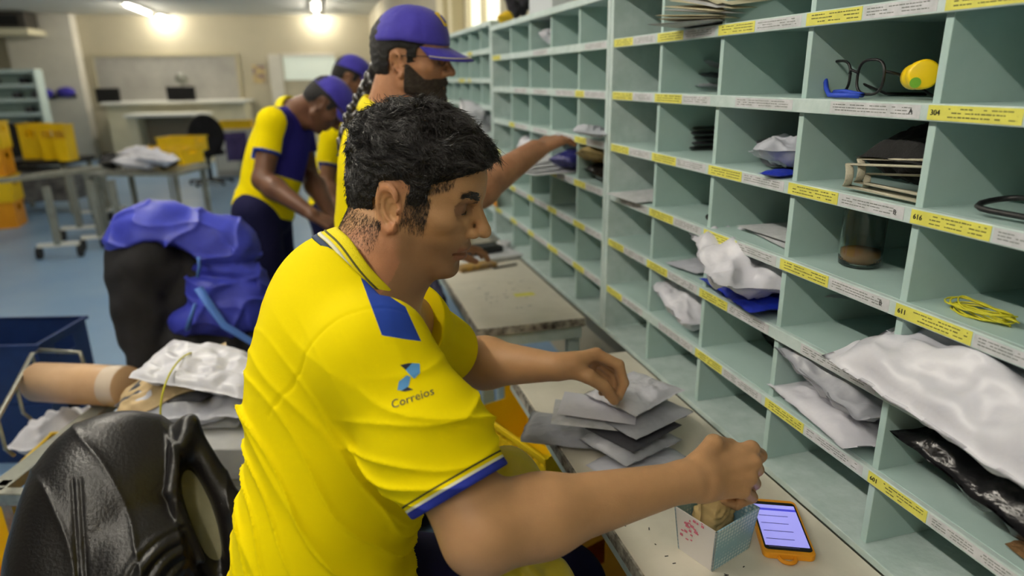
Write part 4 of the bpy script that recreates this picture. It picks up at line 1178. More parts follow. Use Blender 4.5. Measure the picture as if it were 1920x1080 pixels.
# glasses
mb = MB()
for s_ in (-1, 1):
    ring = [hw2(9.6-.12*abs(y_)**1.2, s_*y_, z_) for y_, z_ in [(3.2+2.3*math.cos(a_), .9+1.5*math.sin(a_)) for a_ in np.linspace(0, 2*math.pi, 20)[:-1]]]
    mb.tube([tuple(x) for x in ring], .0011, 6, closed=True)
    mb.tube([tuple(hw2(*q)) for q in ((8.3, 5.5*s_, 1.4), (6.5, 7.3*s_, 1.5), (2, 8.0*s_, 1.2), (-1.5, 7.9*s_, .6))], .0012, 6)
mb.tube([tuple(hw2(*q)) for q in ((9.5, -.9, 1.1), (9.9, 0, 1.3), (9.5, .9, 1.1))], .001, 6)
adopt(mb.build('glasses', frame_dark, None, smooth=True), man2)
# --- bending man, cap worn backwards
H3 = head_matrix(632, 243, 3.0, 54, 4, 0)
J3 = dict(sR=wp(512, 232, 2.88), eR=wp(492, 338, 2.86), wR=wp(585, 402, 2.78), sL=wp(560, 232, 3.20), eL=wp(580, 330, 3.25), wL=wp(625, 410, 3.1), hip=wp(492, 400, 3.06))
def patch3(V, q, col):
    m = (q[:, 0] > -.005+.0*q[:, 2]) & (q[:, 2] > -.235) & (np.abs(q[:, 1]) < .19); col[m] = CPB
man3, hw3, R3, o3, B3, ch3 = std_person('man in yellow and blue polo bending forward, head bowed under a blue cap', H3, J3, mat('skin_man_three', (110, 74, 52), .5, rgb2=(96, 64, 46), vscale=20), None,
    hands={'R': (A(.8, -.1, -.5), A(0, .3, -1), .5)}, paint_fn=patch3, body_h=4.5e-3, shirt_h=5e-3, torso_r=(.115, .155), hem=.0, cuff=.55)
baseball_cap(H3, man3, emblem=False); hairshell_for(H3, man3, res=4e-3)
# --- man behind him
H4_ = head_matrix(688, 176, 3.75, 30, 0, 0)
J4 = dict(sR=wp(625, 258, 3.62), eR=wp(612, 345, 3.62), wR=wp(640, 405, 3.55), sL=wp(668, 235, 3.9), eL=wp(700, 330, 3.9), wL=wp(720, 400, 3.8), hip=wp(622, 400, 3.85))
man4, *_ = std_person('man mostly hidden behind the bending man, only blue cap, yellow sleeve and arm showing', H4_, J4, mat('skin_man_four', (122, 84, 60), .5), None, body_h=5.5e-3, shirt_h=6e-3)
baseball_cap(H4_, man4, emblem=False)
hairshell_for(H4_, man4, res=5e-3)
# ---------------------------------------------------------------- things in the pigeonholes
RZ = [rz[0], rz[0], rz[1], rz[2], rz[3], rz[4], rz[5]]
F_ = {0: rz[0]+TH, 1: rz[1]+TH, 2: rz[2]+TH, 3: rz[3]+TH, 4: rz[4]+TH, 5: rz[5]+TH, 6: FLOORB}   # compartment floor heights
HP_ = math.pi/2
def env(name, label, L, W, T, m, x, y, z, ang=0., tilt=(0, 0), seed=0, group=None, cat='envelope', crumple=.25, bend=0.):
    return pouch(name, label, cat, L, W, T, m, (x, y, z), (tilt[0], tilt[1], ang), seed, group, crumple=crumple, flange=.02, n=22, power=9, bend=bend)
# cream envelopes sticking out, top row
G = 'cream envelopes sticking out of the top row'
for k in range(9):
    lab = ['bottom cream envelope of the fanned pile in the top row', 'cream envelope second from the bottom of the fanned pile', 'third cream envelope up in the fanned pile', 'fourth cream envelope up in the fanned pile', 'middle cream envelope of the fanned pile', 'sixth cream envelope up in the fanned pile', 'cream envelope third from the top of the fanned pile', 'cream envelope just under the topmost one of the fanned pile', 'topmost cream envelope of the fanned pile in the top row'][k]
    env('envelope', lab, .24, .16, .0045, envelope_cream if k % 3 else paper, .80+.007*k, 1.335-.006*k, F_[0]+.006+.0085*k, ang=.5-.07*k+.2*(k % 2), tilt=(.0+.035*k, -.02*k), seed=k+2, group=G, bend=.01)
for k in range(3):
    env('envelope', ['lowest', 'middle', 'upper'][k]+' dark envelope left of the fanned cream pile, top row', .2, .12, .004, poly_dark, .90+.01*k, 1.545-.005*k, F_[0]+.02+.022*k, ang=.3, tilt=(.3, .1), seed=30+k, group='dark envelopes in the top row')
pouch('plastic_bag', 'blue bag at the top edge, two holes right of the cream envelopes', 'bag', .16, .14, .05, poly_blue, (.86, .80, F_[0]+.03), (0, 0, .3), 41, rest=F_[0]+.001)
for k in range(3):
    pouch('mail_packet', ['lowest grey packet in the hole under the dark top row envelopes', 'middle dark packet in the hole under the dark top row envelopes', 'upper pale grey packet in the hole under the top row envelopes'][k], 'packet', .17, .08, .022, [poly_grey, poly_dark, poly_grey][k], (.90, 1.53, F_[1]+.012+.024*k), (.12*k, 0, 1.3+.15*k), 50+k, 'packets in the second row', rest=F_[1]+.001 if k == 0 else None, n=24)
for k in range(5):
    env('envelope', ['lowest', 'second lowest', 'middle', 'second highest', 'topmost'][k]+' dark envelope in the stack beside the grey rolled bag row', .2, .1, .007, poly_dark if k % 2 else black_pl, .90, 1.545-.003*k, F_[2]+.006+.0115*k, ang=1.45+.05*(k % 3), seed=60+k, group='dark envelopes in the third row')
pouch('plastic_bag', 'crumpled pale grey bag with a rolled lump, third row', 'bag', .17, .15, .06, poly_lgrey, (.83, 1.07, F_[2]+.03), (0, .12, 1.1), 71, rest=F_[2]+.002, crumple=1.4)
pouch('mail_packet', 'flat grey sheet packet curling up against the rolled grey bag', 'packet', .15, .12, .012, poly_grey, (.88, 1.14, F_[2]+.03), (0, -.25, 1.2), 72, rest=F_[2]+.001, bend=.12)
pouch('plastic_bag', 'small blue bag corner under the rolled grey bag', 'bag', .06, .045, .014, poly_blue, (.765, 1.02, F_[2]+.008), (0, 0, .2), 73, rest=F_[2]+.0005, n=18)
# folded black cloth bag with cream straps
t = thing('tote_bag', 'folded black cloth bag with looped cream straps in its pigeonhole', 'bag', (.85, .80, F_[2]))
pouch_mb(.20, .12, .09, 81, crumple=.8).build('bag_body', mat('black_canvas', (24, 24, 24), .9, bump=.3, bscale=300), t, smooth=True, loc=(.02, .0, .052))
def strap(pts, w, nm='strap'):
    mb = MB(); mb.tube(pts, w, 10, flat=.3); return mb.build(nm, mat('canvas_strap', (196, 190, 168), .85, bump=.4, bscale=600), t, smooth=True)
def loop(y0, y1, x, z, h, n=22, tw=0.):
    return [(x+.02*math.sin(k/n*3.14)*-1+tw*k/n, y0+(y1-y0)*(.5-.5*math.cos(k/n*math.pi)), z+h*math.sin(k/n*math.pi)) for k in range(n+1)]
def ubend(yf, yn, x, z0, z1):
    pts = [(x, yn, z1+.012)]; 
    for k in range(9): a = HP_+k/8*math.pi; pts.append((x-.01*math.sin(k/8*math.pi), yf-.012+(z1-z0)/2*1.1*math.cos(a)*1.0+.0, (z0+z1)/2+(z1-z0)/2*math.sin(a)))
    pts.append((x+.0, yn, z0-.002)); return pts
strap(ubend(.075, -.075, -.085, .008, .040), .006); strap(ubend(.070, -.075, -.070, .014, .048), .006); strap(ubend(.06, -.07, -.06, .006, .026), .005)
# black cord loop
t = thing('cord', 'black cord loop lying in the pigeonhole above label 616', 'cord', (.80, .60, F_[2]))
pts = [(.03*math.sin(a)+.01*math.sin(3*a), .055*math.cos(a), .010+.007*math.sin(a*1.0)+.006) for a in np.linspace(0, 2*math.pi, 26)[:-1]]
MB().tube(pts, .0038, 8, closed=True).build('loop', black_pl, t, smooth=True)
MB().tube([(.02, -.05, .008), (.03, -.09, .006), (.02, -.125, .006)], .004, 8).build('tail', black_pl, t, smooth=True)
# spectacles with a blue cord
t = thing('glasses', 'black spectacles with a blue cord standing in the second row', 'glasses', (.80, .915, F_[1]))
mb = MB()
def lens_ring(cy, flip):
    out = []
    for a in np.linspace(0, 2*math.pi, 26)[:-1]:
        c, s = math.cos(a), math.sin(a)
        y = cy+.027*abs(c)**.7*(1 if c > 0 else -1); z = .027+.021*abs(s)**.75*(1 if s > 0 else -1)
        out.append((.012*abs(cy)/.034*0-.0, y, z))
    return out
for s_ in (-1, 1):
    MB().tube(lens_ring(.035*s_, s_), .0018, 8, closed=True).build('rim', black_pl, t, smooth=True)
    MB().tube([(0, .061*s_, .034), (.02, .060*s_, .03), (.08, .045*s_, .004), (.13, .03*s_, .003)], [.002, .002, .0018, .0022], 8).build('temple', black_pl, t, smooth=True)
MB().tube([(0, .010, .032), (-.004, 0, .036), (0, -.010, .032)], .0018, 8).build('bridge', black_pl, t, smooth=True)
bc = mat('blue_cord', (34, 66, 180), .6)
MB().tube([(-.006, .058, .034), (-.012, .045, .024), (-.018, .03, .012), (-.02, .018, .0045), (-.022, -.0, .0045), (-.02, -.025, .005), (-.014, -.038, .0045), (-.004, -.03, .005), (-.010, -.0, .009), (-.012, .02, .008)], .0032, 8).build('neck_cord', bc, t, smooth=True)
t.rotation_euler = (0, 0, -.15); t.scale = (1.18,)*3
# yellow capped bottle
t = thing('bottle', 'bottle with round bright yellow cap leaning behind the glasses', 'bottle', (.83, .775, F_[1]))
d_ = (Vector((-.83, -.775, 1.464-1.46))+Vector((0, 0, 0))).normalized()
c0_ = at_x(1734, 139, .79)-Vector((.83, .775, F_[1]))
q_ = Vector((-.55, -.83, .06)).normalized().to_track_quat('Z', 'Y').to_matrix().to_4x4(); q_.translation = c0_
MB().lathe([(0, .0), (.0175, 0), (.0195, -.003), (.0195, -.022), (.017, -.024), (0, -.024)], 32, 0, q_).build('cap', yellow_glass, t, smooth=True, bevel=.001)
MB().lathe([(0, -.022), (.013, -.022), (.014, -.035), (.018, -.045), (.018, -.06), (0, -.062)], 24, 0, q_).build('neck', yellow_glass, t, smooth=True)
MB().lathe([(0, .0), (.007, 0), (.007, .0008), (0, .0008)], 16, 0, q_ @ Matrix.Translation((-.010, -.011, .0004))).build('sticker', mat('green_dot', (110, 170, 40), .5), t)
MB().box((.012, -.045, 0.0005), (.075, .012, .042)).build('dark_base', black_pl, t, bevel=.006)
# row three
env('envelope', 'white envelope poking out of the lower left hole beside the upright', .22, .16, .008, paper, .83, 1.60, F_[3]+.005, ang=.1, seed=91, crumple=.4)
t = thing('cord', 'small black rubber ring at the front of an otherwise empty hole', 'ring', (.80, 1.262, F_[3]+.002))
MB().tube([(.02*math.cos(a), .024*math.sin(a), .006+.005*math.sin(a)) for a in np.linspace(0, 2*math.pi, 20)[:-1]], .003, 8, closed=True).build('ring', black_pl, t, smooth=True)
t.name = 'rubber_ring'
for k in range(2):
    env('envelope', ['lower of the two pale flat envelopes left of the glass jar', 'upper of the two pale flat envelopes left of the glass jar'][k], .2, .13, .003, paper, .86, 1.09-.01*k, F_[3]+.004+.006*k, ang=1.4+.2*k, seed=95+k, group='pale envelopes left of the jar', tilt=(.02, 0))
# glass jar
jx, jy = .835, .888
t = thing('glass_jar', 'clear glass jar with brown dregs, in the hole left of label 611', 'jar', (jx, jy, F_[3]+.0005))
glass = mat('clear_glass', (235, 245, 240), .04, trans=1., ior=1.45)
MB().lathe([(0, 0), (.028, 0), (.032, .003), (.033, .02), (.033, .088), (.029, .098), (.029, .106), (.027, .106), (.027, .098), (.031, .088), (.031, .02), (.030, .006), (0, .005)], 36).build('glass', glass, t, smooth=True)
MB().lathe([(0, .0055), (.0295, .0065), (.0305, .012), (.0305, .026), (0, .027)], 30).build('dregs', mat('brown_dregs', (150, 104, 58), .6), t, smooth=True)
# rubber bands
t = thing('rubber_bands', 'bunch of thin yellow rubber bands above label 611', 'rubber bands', (.80, .635, F_[3]))
rr = random.Random(9); rb = mat('rubber_band', (196, 190, 40), .5)
mb = MB()
for k in range(9):
    a0 = rr.uniform(-.2, .2); L_ = rr.uniform(.035, .052); w_ = rr.uniform(.01, .02); z0 = .002+.0014*k
    pts = []
    for a in np.linspace(0, 2*math.pi, 24)[:-1]:
        p = Vector((w_*math.sin(a)+.004*math.sin(2*a+k), L_*math.cos(a), z0+.002*math.sin(a*2+k))); p.rotate(Euler((0, 0, a0))); pts.append(p)
    MB().tube(pts, .0012, 6, closed=True).build('band', rb, t, smooth=True)
# row four
pouch('mail_packet', 'pale grey flat packet left of the big white bag', 'packet', .15, .11, .014, poly_lgrey, (.84, 1.36, F_[4]+.01), (0, 0, .2), 101, rest=F_[4]+.001)
pouch('plastic_bag', 'big crumpled white bag bulging out of its hole', 'bag', .30, .25, .10, poly_white, (.825, 1.13, F_[4]+.066), (.10, -.12, 1.2), 102, crumple=1.6, flange=.05, n=60, rest=F_[4]+.006)
pouch('plastic_bag', 'blue plastic bag squeezed under the big white bag', 'bag', .22, .12, .03, poly_blue, (.79, 1.105, F_[4]+.014), (0, .0, 1.45), 103, rest=F_[4]+.0008, crumple=1.3)
pouch('plastic_bag', 'long white bulky bag poking out over the shelf edge', 'bag', .50, .21, .11, poly_white, (.785, .535, F_[4]+.048), (-.32, -.02, 1.50), 104, crumple=.9, flange=.06, n=70)
pouch('plastic_bag', 'dark grey bag behind the long white bulky bag', 'bag', .22, .12, .06, poly_grey, (.98, .55, F_[4]+.075), (.3, 0, 1.5), 105, crumple=1.2)
pouch('cloth_bundle', 'rolled black cloth behind the long white bulky bag', 'cloth', .13, .09, .06, mat('black_cloth', (18, 18, 20), .9, bump=.3, bscale=200), (.92, .665, F_[4]+.085), (.2, 0, .9), 106, crumple=.6)
# row five
pouch('plastic_bag', 'shiny white bag tilted out of the fifth row hole', 'bag', .24, .15, .085, poly_white, (.82, 1.365, F_[5]+.03), (.1, -.1, 1.42), 111, crumple=1.3, rest=F_[5]+.003, n=50)
pouch('mail_packet', 'dark shiny packet leaning behind the shiny white bag', 'packet', .19, .11, .03, poly_black, (.875, 1.34, F_[5]+.075), (.1, -.45, 1.45), 112, crumple=1.3)
pouch('mail_packet', 'black packet at the back of the hole right of the shiny white bag', 'packet', .16, .12, .05, poly_black, (.90, 1.07, F_[5]+.03), (0, -.1, 1.3), 113, rest=F_[5]+.002)
pouch('plastic_bag', 'white flat bag lying under the crumpled grey bag', 'bag', .235, .19, .04, poly_white, (.83, .85, F_[5]+.02), (0, 0, 1.45), 114, rest=F_[5]+.0008, crumple=.9, n=50)
pouch('plastic_bag', 'crumpled silver grey bag lying on a flat white bag', 'bag', .235, .19, .085, poly_grey, (.835, .85, F_[5]+.078), (.10, -.10, 1.5), 115, crumple=1.7, n=56)
pouch('plastic_bag', 'shiny black bag in the hole below the long white bag', 'bag', .34, .22, .085, poly_black, (.865, .54, F_[5]+.03), (0, -.05, 1.5), 116, rest=F_[5]+.001, crumple=1.3, n=60)
pouch('mail_packet', 'brown wrapped packet lying on the shiny black bag', 'packet', .2, .07, .012, mat('kraft_dark', (120, 92, 60), .5, bump=.3, bscale=80), (.80, .42, F_[5]+.02), (0, 0, 1.5), 117, rest=F_[5]+.001)
# middle shelf contents
pouch('mail_packet', 'silver packet held in the bearded man\'s hand', 'packet', .15, .10, .03, poly_lgrey, tuple(at_x(1108, 246, .73)), (.1, 0, 1.2), 121, crumple=1.2)
pouch('mail_packet', 'yellowish brown padded parcel under the reaching hand', 'packet', .22, .14, .05, mat('manila', (186, 166, 112), .6, bump=.4, bscale=25, rgb2=(150, 130, 84), vscale=12), (.80, 1.915, F_[3]+.075), (.15, .15, 1.3), 122, crumple=1.3)
pouch('mail_packet', 'black parcel under the yellowish brown padded parcel', 'packet', .22, .16, .05, poly_black, (.84, 1.87, F_[3]+.028), (0, 0, 1.5), 123, rest=F_[3]+.001)
pouch('plastic_bag', 'navy blue bag left of the yellowish brown parcel', 'bag', .14, .12, .06, mat('navy_bag', (40, 40, 110), .5, bump=.4, bscale=30), (.80, 2.14, F_[3]+.04), (0, 0, .4), 124, rest=F_[3]+.012)
for k in range(4):
    env('magazine', ['bottom', 'second', 'third', 'top'][k]+' white magazine sticking out from the middle shelf', .3, .21, .005, paper, .76-.012*k, 2.20+.05*k, F_[3]+.004+.007*k, ang=.25+.14*k, seed=130+k, group='magazines in the middle shelf', cat='magazine', crumple=.3)
pouch('plastic_bag', 'crumpled white bag at the left of the magazines', 'bag', .2, .16, .07, poly_white, (.82, 2.60, F_[3]+.06), (0, -.2, 1.2), 135, crumple=1.6, rest=F_[3]+.002)
pouch('plastic_bag', 'white papers bulging from the third row of the middle shelf', 'bag', .2, .14, .06, paper, (.84, 2.37, F_[2]+.03), (.1, 0, 1.4), 136, crumple=1.8, rest=F_[3]+.05)
pouch('cloth_bundle', 'dark cloth bundle in the top row of the middle shelf', 'cloth', .22, .14, .08, mat('dark_cloth', (40, 36, 40), .9), (.86, 2.39, 1.555+.05), (0, 0, 1.4), 137, rest=1.556)
pouch('plastic_bag', 'white bag on the second row of the middle shelf', 'bag', .1, .1, .05, poly_white, (.80, 2.36, F_[1]+.1), (0, .5, 0), 138, rest=F_[0]+.002)
pouch('plastic_bag', 'big white sack hanging out of the far shelf', 'bag', .3, .26, .16, poly_white, tuple(at_x(900, 244, .74)), (.5, .9, .3), 139, crumple=.7)
env('card', 'orange card propped at the low left of the middle shelf', .08, .07, .004, mat('orange_card', (236, 158, 30), .6), *(.742, at_x(927, 367, .742).y, F_[5]+.0355), ang=0, tilt=(HP_, 0), seed=141, cat='card').rotation_euler = (HP_, 0, -HP_)
# on top of the middle and far shelves
pouch('plastic_bag', 'dark jumbled bag on top of the middle shelf', 'bag', .28, .22, .16, mat('grey_purple_bag', (72, 66, 76), .6, bump=.8, bscale=20, rgb2=(24, 22, 26), vscale=18), (.88, 2.86, 1.77), (0, 0, .5), 151, rest=1.677, crumple=2.)
t = thing('box', 'pale grey box on top of the middle shelf', 'box', (.90, 2.44, 1.676))
MB().box((-.12, -.12, 0), (.14, .14, .17)).build('carton', mat('pale_grey_box', (190, 196, 200), .6), t, bevel=.004)
for k in range(3):
    env('envelope', ['lowest', 'middle', 'upper'][k]+' dull yellow envelope on top of the middle shelf', .24, .17, .012, mat('dull_yellow_env%d' % k, (190-20*k, 184-20*k, 110), .6), .88, 2.05+.02*k, 1.684+.014*k, ang=1.4+.2*k, seed=155+k, group='envelopes on top of the middle shelf')
pouch('cloth_bundle', 'small yellow ball of cloth beside the dark jumbled bag', 'cloth', .07, .06, .05, emblem_y, (.80, 3.0, 1.71), (0, 0, 0), 160, rest=1.677)
# ---------------------------------------------------------------- on the near table
TZ = .7505
PK = [  # label, L, W, T, mat, px, py, z, rot(x,y,z), seed
 ('pale packet at the bottom right of the pile under the left hand', .175, .115, .022, poly_lgrey, 1200, 868, .765, (0, 0, .35), 201, 'packet'),
 ('grey packet at the bottom left of the pile, near the table edge', .17, .13, .026, poly_grey, 1062, 806, .768, (0, 0, -.5), 202, 'packet'),
 ('silver grey bulging packet in the middle of the pile', .165, .125, .034, poly_grey, 1182, 824, .793, (.0, .06, .42), 203, 'packet'),
 ('dark edged flat packet under the silver grey one', .15, .12, .010, poly_dark, 1188, 800, .812, (0, 0, .45), 204, 'flat packet'),
 ('lower of two flat white envelopes on the pile\'s left', .15, .105, .008, paper, 1108, 778, .824, (.0, .05, -.42), 205, 'envelope'),
 ('upper of two flat white envelopes on the pile\'s left', .15, .10, .007, poly_white, 1122, 764, .838, (0, .05, -.5), 206, 'envelope'),
 ('thin grey packet just under the topmost white packet', .17, .12, .012, poly_grey, 1205, 776, .826, (0, .0, .4), 207, 'packet'),
 ('plump white packet on top of the pile, touched by the left hand', .165, .13, .036, poly_white, 1190, 735, .850, (0, .0, .48), 208, 'packet')]
for (lb, L_, W_, T_, m_, px_, py_, z_, ro, sd_, ct) in PK:
    p = at_z(px_, py_, z_)
    pouch('mail_packet' if 'packet' in ct else 'envelope', lb, 'packet' if 'packet' in ct else ct, L_, W_, T_, m_, tuple(p), ro, sd_, 'packets piled on the near table', n=54, crumple=.9 if ct == 'packet' else .15, flange=.07 if ct == 'packet' else .03, power=3.2)
# little patterned box
c0_, c1_, c2_ = at_z(1335, 1072, TZ), at_z(1404, 1028, TZ), at_z(1286, 990, TZ)
ux = (c1_-c0_); uy = (c2_-c0_); wx, wy = ux.length, uy.length; ux.normalize(); uy = (uy-ux*uy.dot(ux)).normalized(); wx = max(wx, .082); wy = .066
m4 = Matrix((ux, uy, Vector((0, 0, 1)))).transposed().to_4x4(); m4.translation = c0_
t = tag(bpy.data.objects.new('gift_box', None), 'small open box with pale blue pattern under the seated man\'s fist', 'box'); COL.objects.link(t); t.matrix_world = m4
e_ = .007; Hh = .076; th_ = .0025
def wall(a, b, c, d): return [a, b, c, d]
def tap(x, y, z): k = z/Hh*e_; return (x+(k if x > wx/2 else -k), y+(k if y > wy/2 else -k), z)
blue_pat = bpy.data.materials.new('blue_pattern'); blue_pat.use_nodes = True
nt = blue_pat.node_tree; b_ = nt.nodes['Principled BSDF']; tc_ = nt.nodes.new('ShaderNodeTexCoord'); ck = nt.nodes.new('ShaderNodeTexVoronoi'); ck.inputs['Scale'].default_value = 150; ck.inputs['Randomness'].default_value = .1
rp_ = nt.nodes.new('ShaderNodeValToRGB'); rp_.color_ramp.elements[0].color = (*lin((206, 222, 226)), 1); rp_.color_ramp.elements[1].color = (*lin((136, 178, 196)), 1); rp_.color_ramp.elements[0].position = .25; rp_.color_ramp.elements[1].position = .5
nt.links.new(tc_.outputs['Object'], ck.inputs['Vector']); nt.links.new(ck.outputs['Distance'], rp_.inputs[0]); nt.links.new(rp_.outputs[0], b_.inputs['Base Color']); b_.inputs['Roughness'].default_value = .4
def panel(nm, P0, P1, m_, extra=None):
    mb = MB(); (x0, y0), (x1, y1) = P0, P1
    nx, ny = (y1-y0), -(x1-x0); l_ = math.hypot(nx, ny); nx, ny = nx/l_*-th_, ny/l_*-th_
    vs = [tap(x0, y0, 0), tap(x1, y1, 0), tap(x1, y1, Hh), tap(x0, y0, Hh)]; vi = [(a+nx, b+ny, c) for a, b, c in vs]
    mb.add(vs+vi, [(0, 1, 2, 3), (7, 6, 5, 4), (0, 4, 5, 1), (1, 5, 6, 2), (2, 6, 7, 3), (3, 7, 4, 0)]); return mb.build(nm, m_, t)
white_card = mat('white_card', (218, 214, 212), .5)
panel('front_panel', (0, 0), (wx, 0), blue_pat); panel('side_panel', (wx, 0), (wx, wy), blue_pat); panel('back_panel', (wx, wy), (0, wy), blue_pat); panel('printed_panel', (0, wy), (0, 0), white_card)
MB().box((0, 0, 0), (wx, wy, .002)).build('base', white_card, t)
# pink print: a few small strokes on the white panel
mb = MB(); rr = random.Random(4)
for k in range(26):
    y = rr.gauss(.036, .010); z = rr.gauss(.052, .014)
    mb.box((-.0016-z/Hh*e_, y, z), (-.0008-z/Hh*e_, y+rr.uniform(.002, .006), z+rr.uniform(.001, .004)))
mb.build('pink_print', mat('pink_ink', (206, 112, 134), .6), t)
t2 = pouch('paper_bag', 'folded tan paper bag held inside the patterned box', 'paper bag', .078, .085, .06, mat('tan_paper', (196, 170, 118), .6, bump=.3, bscale=40), (0, 0, 0), (0, 0, 0), 211, crumple=.9, n=30)
t2.matrix_world = m4 @ Matrix.Translation((wx/2, wy/2, .056)) @ Matrix.Rotation(HP_, 4, 'X') @ Matrix.Rotation(.0, 4, 'Z')
# phone
cs = [at_z(*q, .758) for q in ((1408, 940), (1482, 938), (1530, 1046), (1434, 1040))]
yv = ((cs[0]+cs[1])/2-(cs[2]+cs[3])/2); pl = yv.length; yv.normalize(); xv = ((cs[1]+cs[2])-(cs[0]+cs[3]))/2; pw = xv.length; xv = (xv-yv*xv.dot(yv)).normalized(); pw = .078
m5 = Matrix((xv, yv, Vector((0, 0, 1)))).transposed().to_4x4(); m5.translation = (cs[0]+cs[1]+cs[2]+cs[3])/4; m5.translation.z = TZ
t = tag(bpy.data.objects.new('phone', None), 'smartphone in an orange case, lit lilac screen, beside the patterned box', 'phone'); COL.objects.link(t); t.matrix_world = m5
def rrect(mb, w, h, r, z0, z1, mi=0, n=6):
    pts = []
    for cx, cy, a0 in ((w/2-r, h/2-r, 0), (-w/2+r, h/2-r, HP_), (-w/2+r, -h/2+r, math.pi), (w/2-r, -h/2+r, 3*HP_)):
        for k in range(n+1): a = a0+HP_*k/n; pts.append((cx+r*math.cos(a), cy+r*math.sin(a)))
    k = len(pts); return mb.add([(x, y, z0) for x, y in pts]+[(x, y, z1) for x, y in pts], [tuple(range(k))[::-1], tuple(range(k, 2*k))]+[(i, (i+1) % k, k+(i+1) % k, k+i) for i in range(k)], mi)
cs_ = rrect(MB(), pw, pl, .010, 0, .0105); cs_.build('case', mat('orange_case', (238, 160, 30), .45), t, bevel=.0015)
MB().tube([(.012*math.cos(a)-.004, -pl/2-.001+.011*math.sin(a), .004) for a in np.linspace(0, 2*math.pi, 20)[:-1]], .0032, 8, closed=True).build('lanyard_loop', mat('orange_loop', (232, 150, 24), .5), t, smooth=True)
rrect(MB(), pw-.007, pl-.018, .006, .0105, .0112).build('glass_front', screen_dark, t)
scm = mat('phone_screen', (160, 160, 235), .3, emit=(150, 148, 232), estr=.62)
sc_ = rrect(MB(), pw-.012, pl-.036, .001, .0112, .0115); sc_.build('screen', scm, t)
sl = MB(); w2_ = (pw-.012)/2; l2 = (pl-.036)/2
sl.box((-w2_, l2-.016, .0115), (w2_, l2-.010, .0117)); 
ln = MB()
for k in range(5): ln.box((-w2_+.004, l2-.030-.020*k, .0115), (w2_-.016-.003*(k % 2), l2-.0315-.020*k, .0117))
sl.build('screen_bar', mat('screen_blue', (70, 70, 200), .4, emit=(70, 72, 205), estr=.5), t); ln.build('screen_lines', mat('screen_grey', (92, 90, 150), .4), t)
# ---------------------------------------------------------------- far table things
def atT(px, py, z=.751): return at_z(px, py, z)
p = atT(915, 482); t = thing('folder', 'white folder tray on the far end of the second table', 'folder', tuple(p), .2)
MB().box((-.13, -.09, 0), (.12, .09, .018)).build('folder_body', paper, t, bevel=.003)
p = atT(905, 470, .775); t = thing('stamp_pad', 'black stamp pad box lying on the white folder tray', 'stamp pad', (p.x, p.y, .7695), .25)
MB().box((-.075, -.045, 0), (.075, .045, .028)).build('case', black_pl, t, bevel=.006)
p = atT(945, 462, .77); t = thing('tape_roll', 'white paper roll behind the black stamp pad', 'roll', (p.x, p.y, .7515), .2)
MB().lathe([(.015, 0), (.03, 0), (.03, .04), (.015, .04), (.015, 0)], 20).build('roll', paper, t, smooth=True)
p = atT(893, 503); t = thing('pencil_box', 'flat yellowish wooden box in front of the folder tray', 'box', tuple(p), .28)
MB().box((-.08, -.03, 0), (.08, .03, .018)).build('lid', mat('ochre_wood', (190, 148, 60), .5, rgb2=(120, 100, 80), vscale=30), t, bevel=.004)
p = atT(946, 501); t = thing('pen', 'dark pen at the right of the flat wooden box', 'pen', tuple(p), .3)
MB().tube([(-.05, 0, .005), (.05, 0, .005), (.06, 0, .004)], [.004, .004, .001], 8).build('barrel', black_pl, t, smooth=True)
mk = MB(); rr = random.Random(12)
for k in range(26):
    x = rr.uniform(-.08, .10); y = rr.uniform(-.36, -.05); mk.bar((x, y, .7502), (x+rr.uniform(-.02, .02), y+rr.uniform(-.004, .004), .7502), .003, .0004)
mk.build('surface_marks', ink_soft, tab2)
MB().box((0.02, -.24, .7500), (.09, -.205, .7506)).build('yellow_mark', yellow_label, tab2)
# dark bag and roll left of the second table
t = thing('duffel_bag', 'navy and black duffel standing against the left side of the second table', 'bag', (.335, 2.24, 0))
o = pouch_mb(.30, .80, .10, 221, crumple=1.).build('bag_body', mat('navy_nylon', (34, 32, 74), .6, bump=.4, bscale=30, rgb2=(18, 18, 26), vscale=9), t, smooth=True, loc=(0, 0, .405)); o.rotation_euler = (HP_, 0, HP_)
MB().tube([(-.055, -.03+.03*math.cos(a), .74+.04*math.sin(a)) for a in np.linspace(0, 2*math.pi, 24)[:-1]], .005, 8, closed=True).build('ring_handle', metal, t, smooth=True)
MB().tube([(-.05, -.08, .78), (-.075, -.1, .7), (-.075, -.1, .4), (-.05, -.08, .3)], .014, 8, flat=.3).build('strap', black_pl, t, smooth=True)
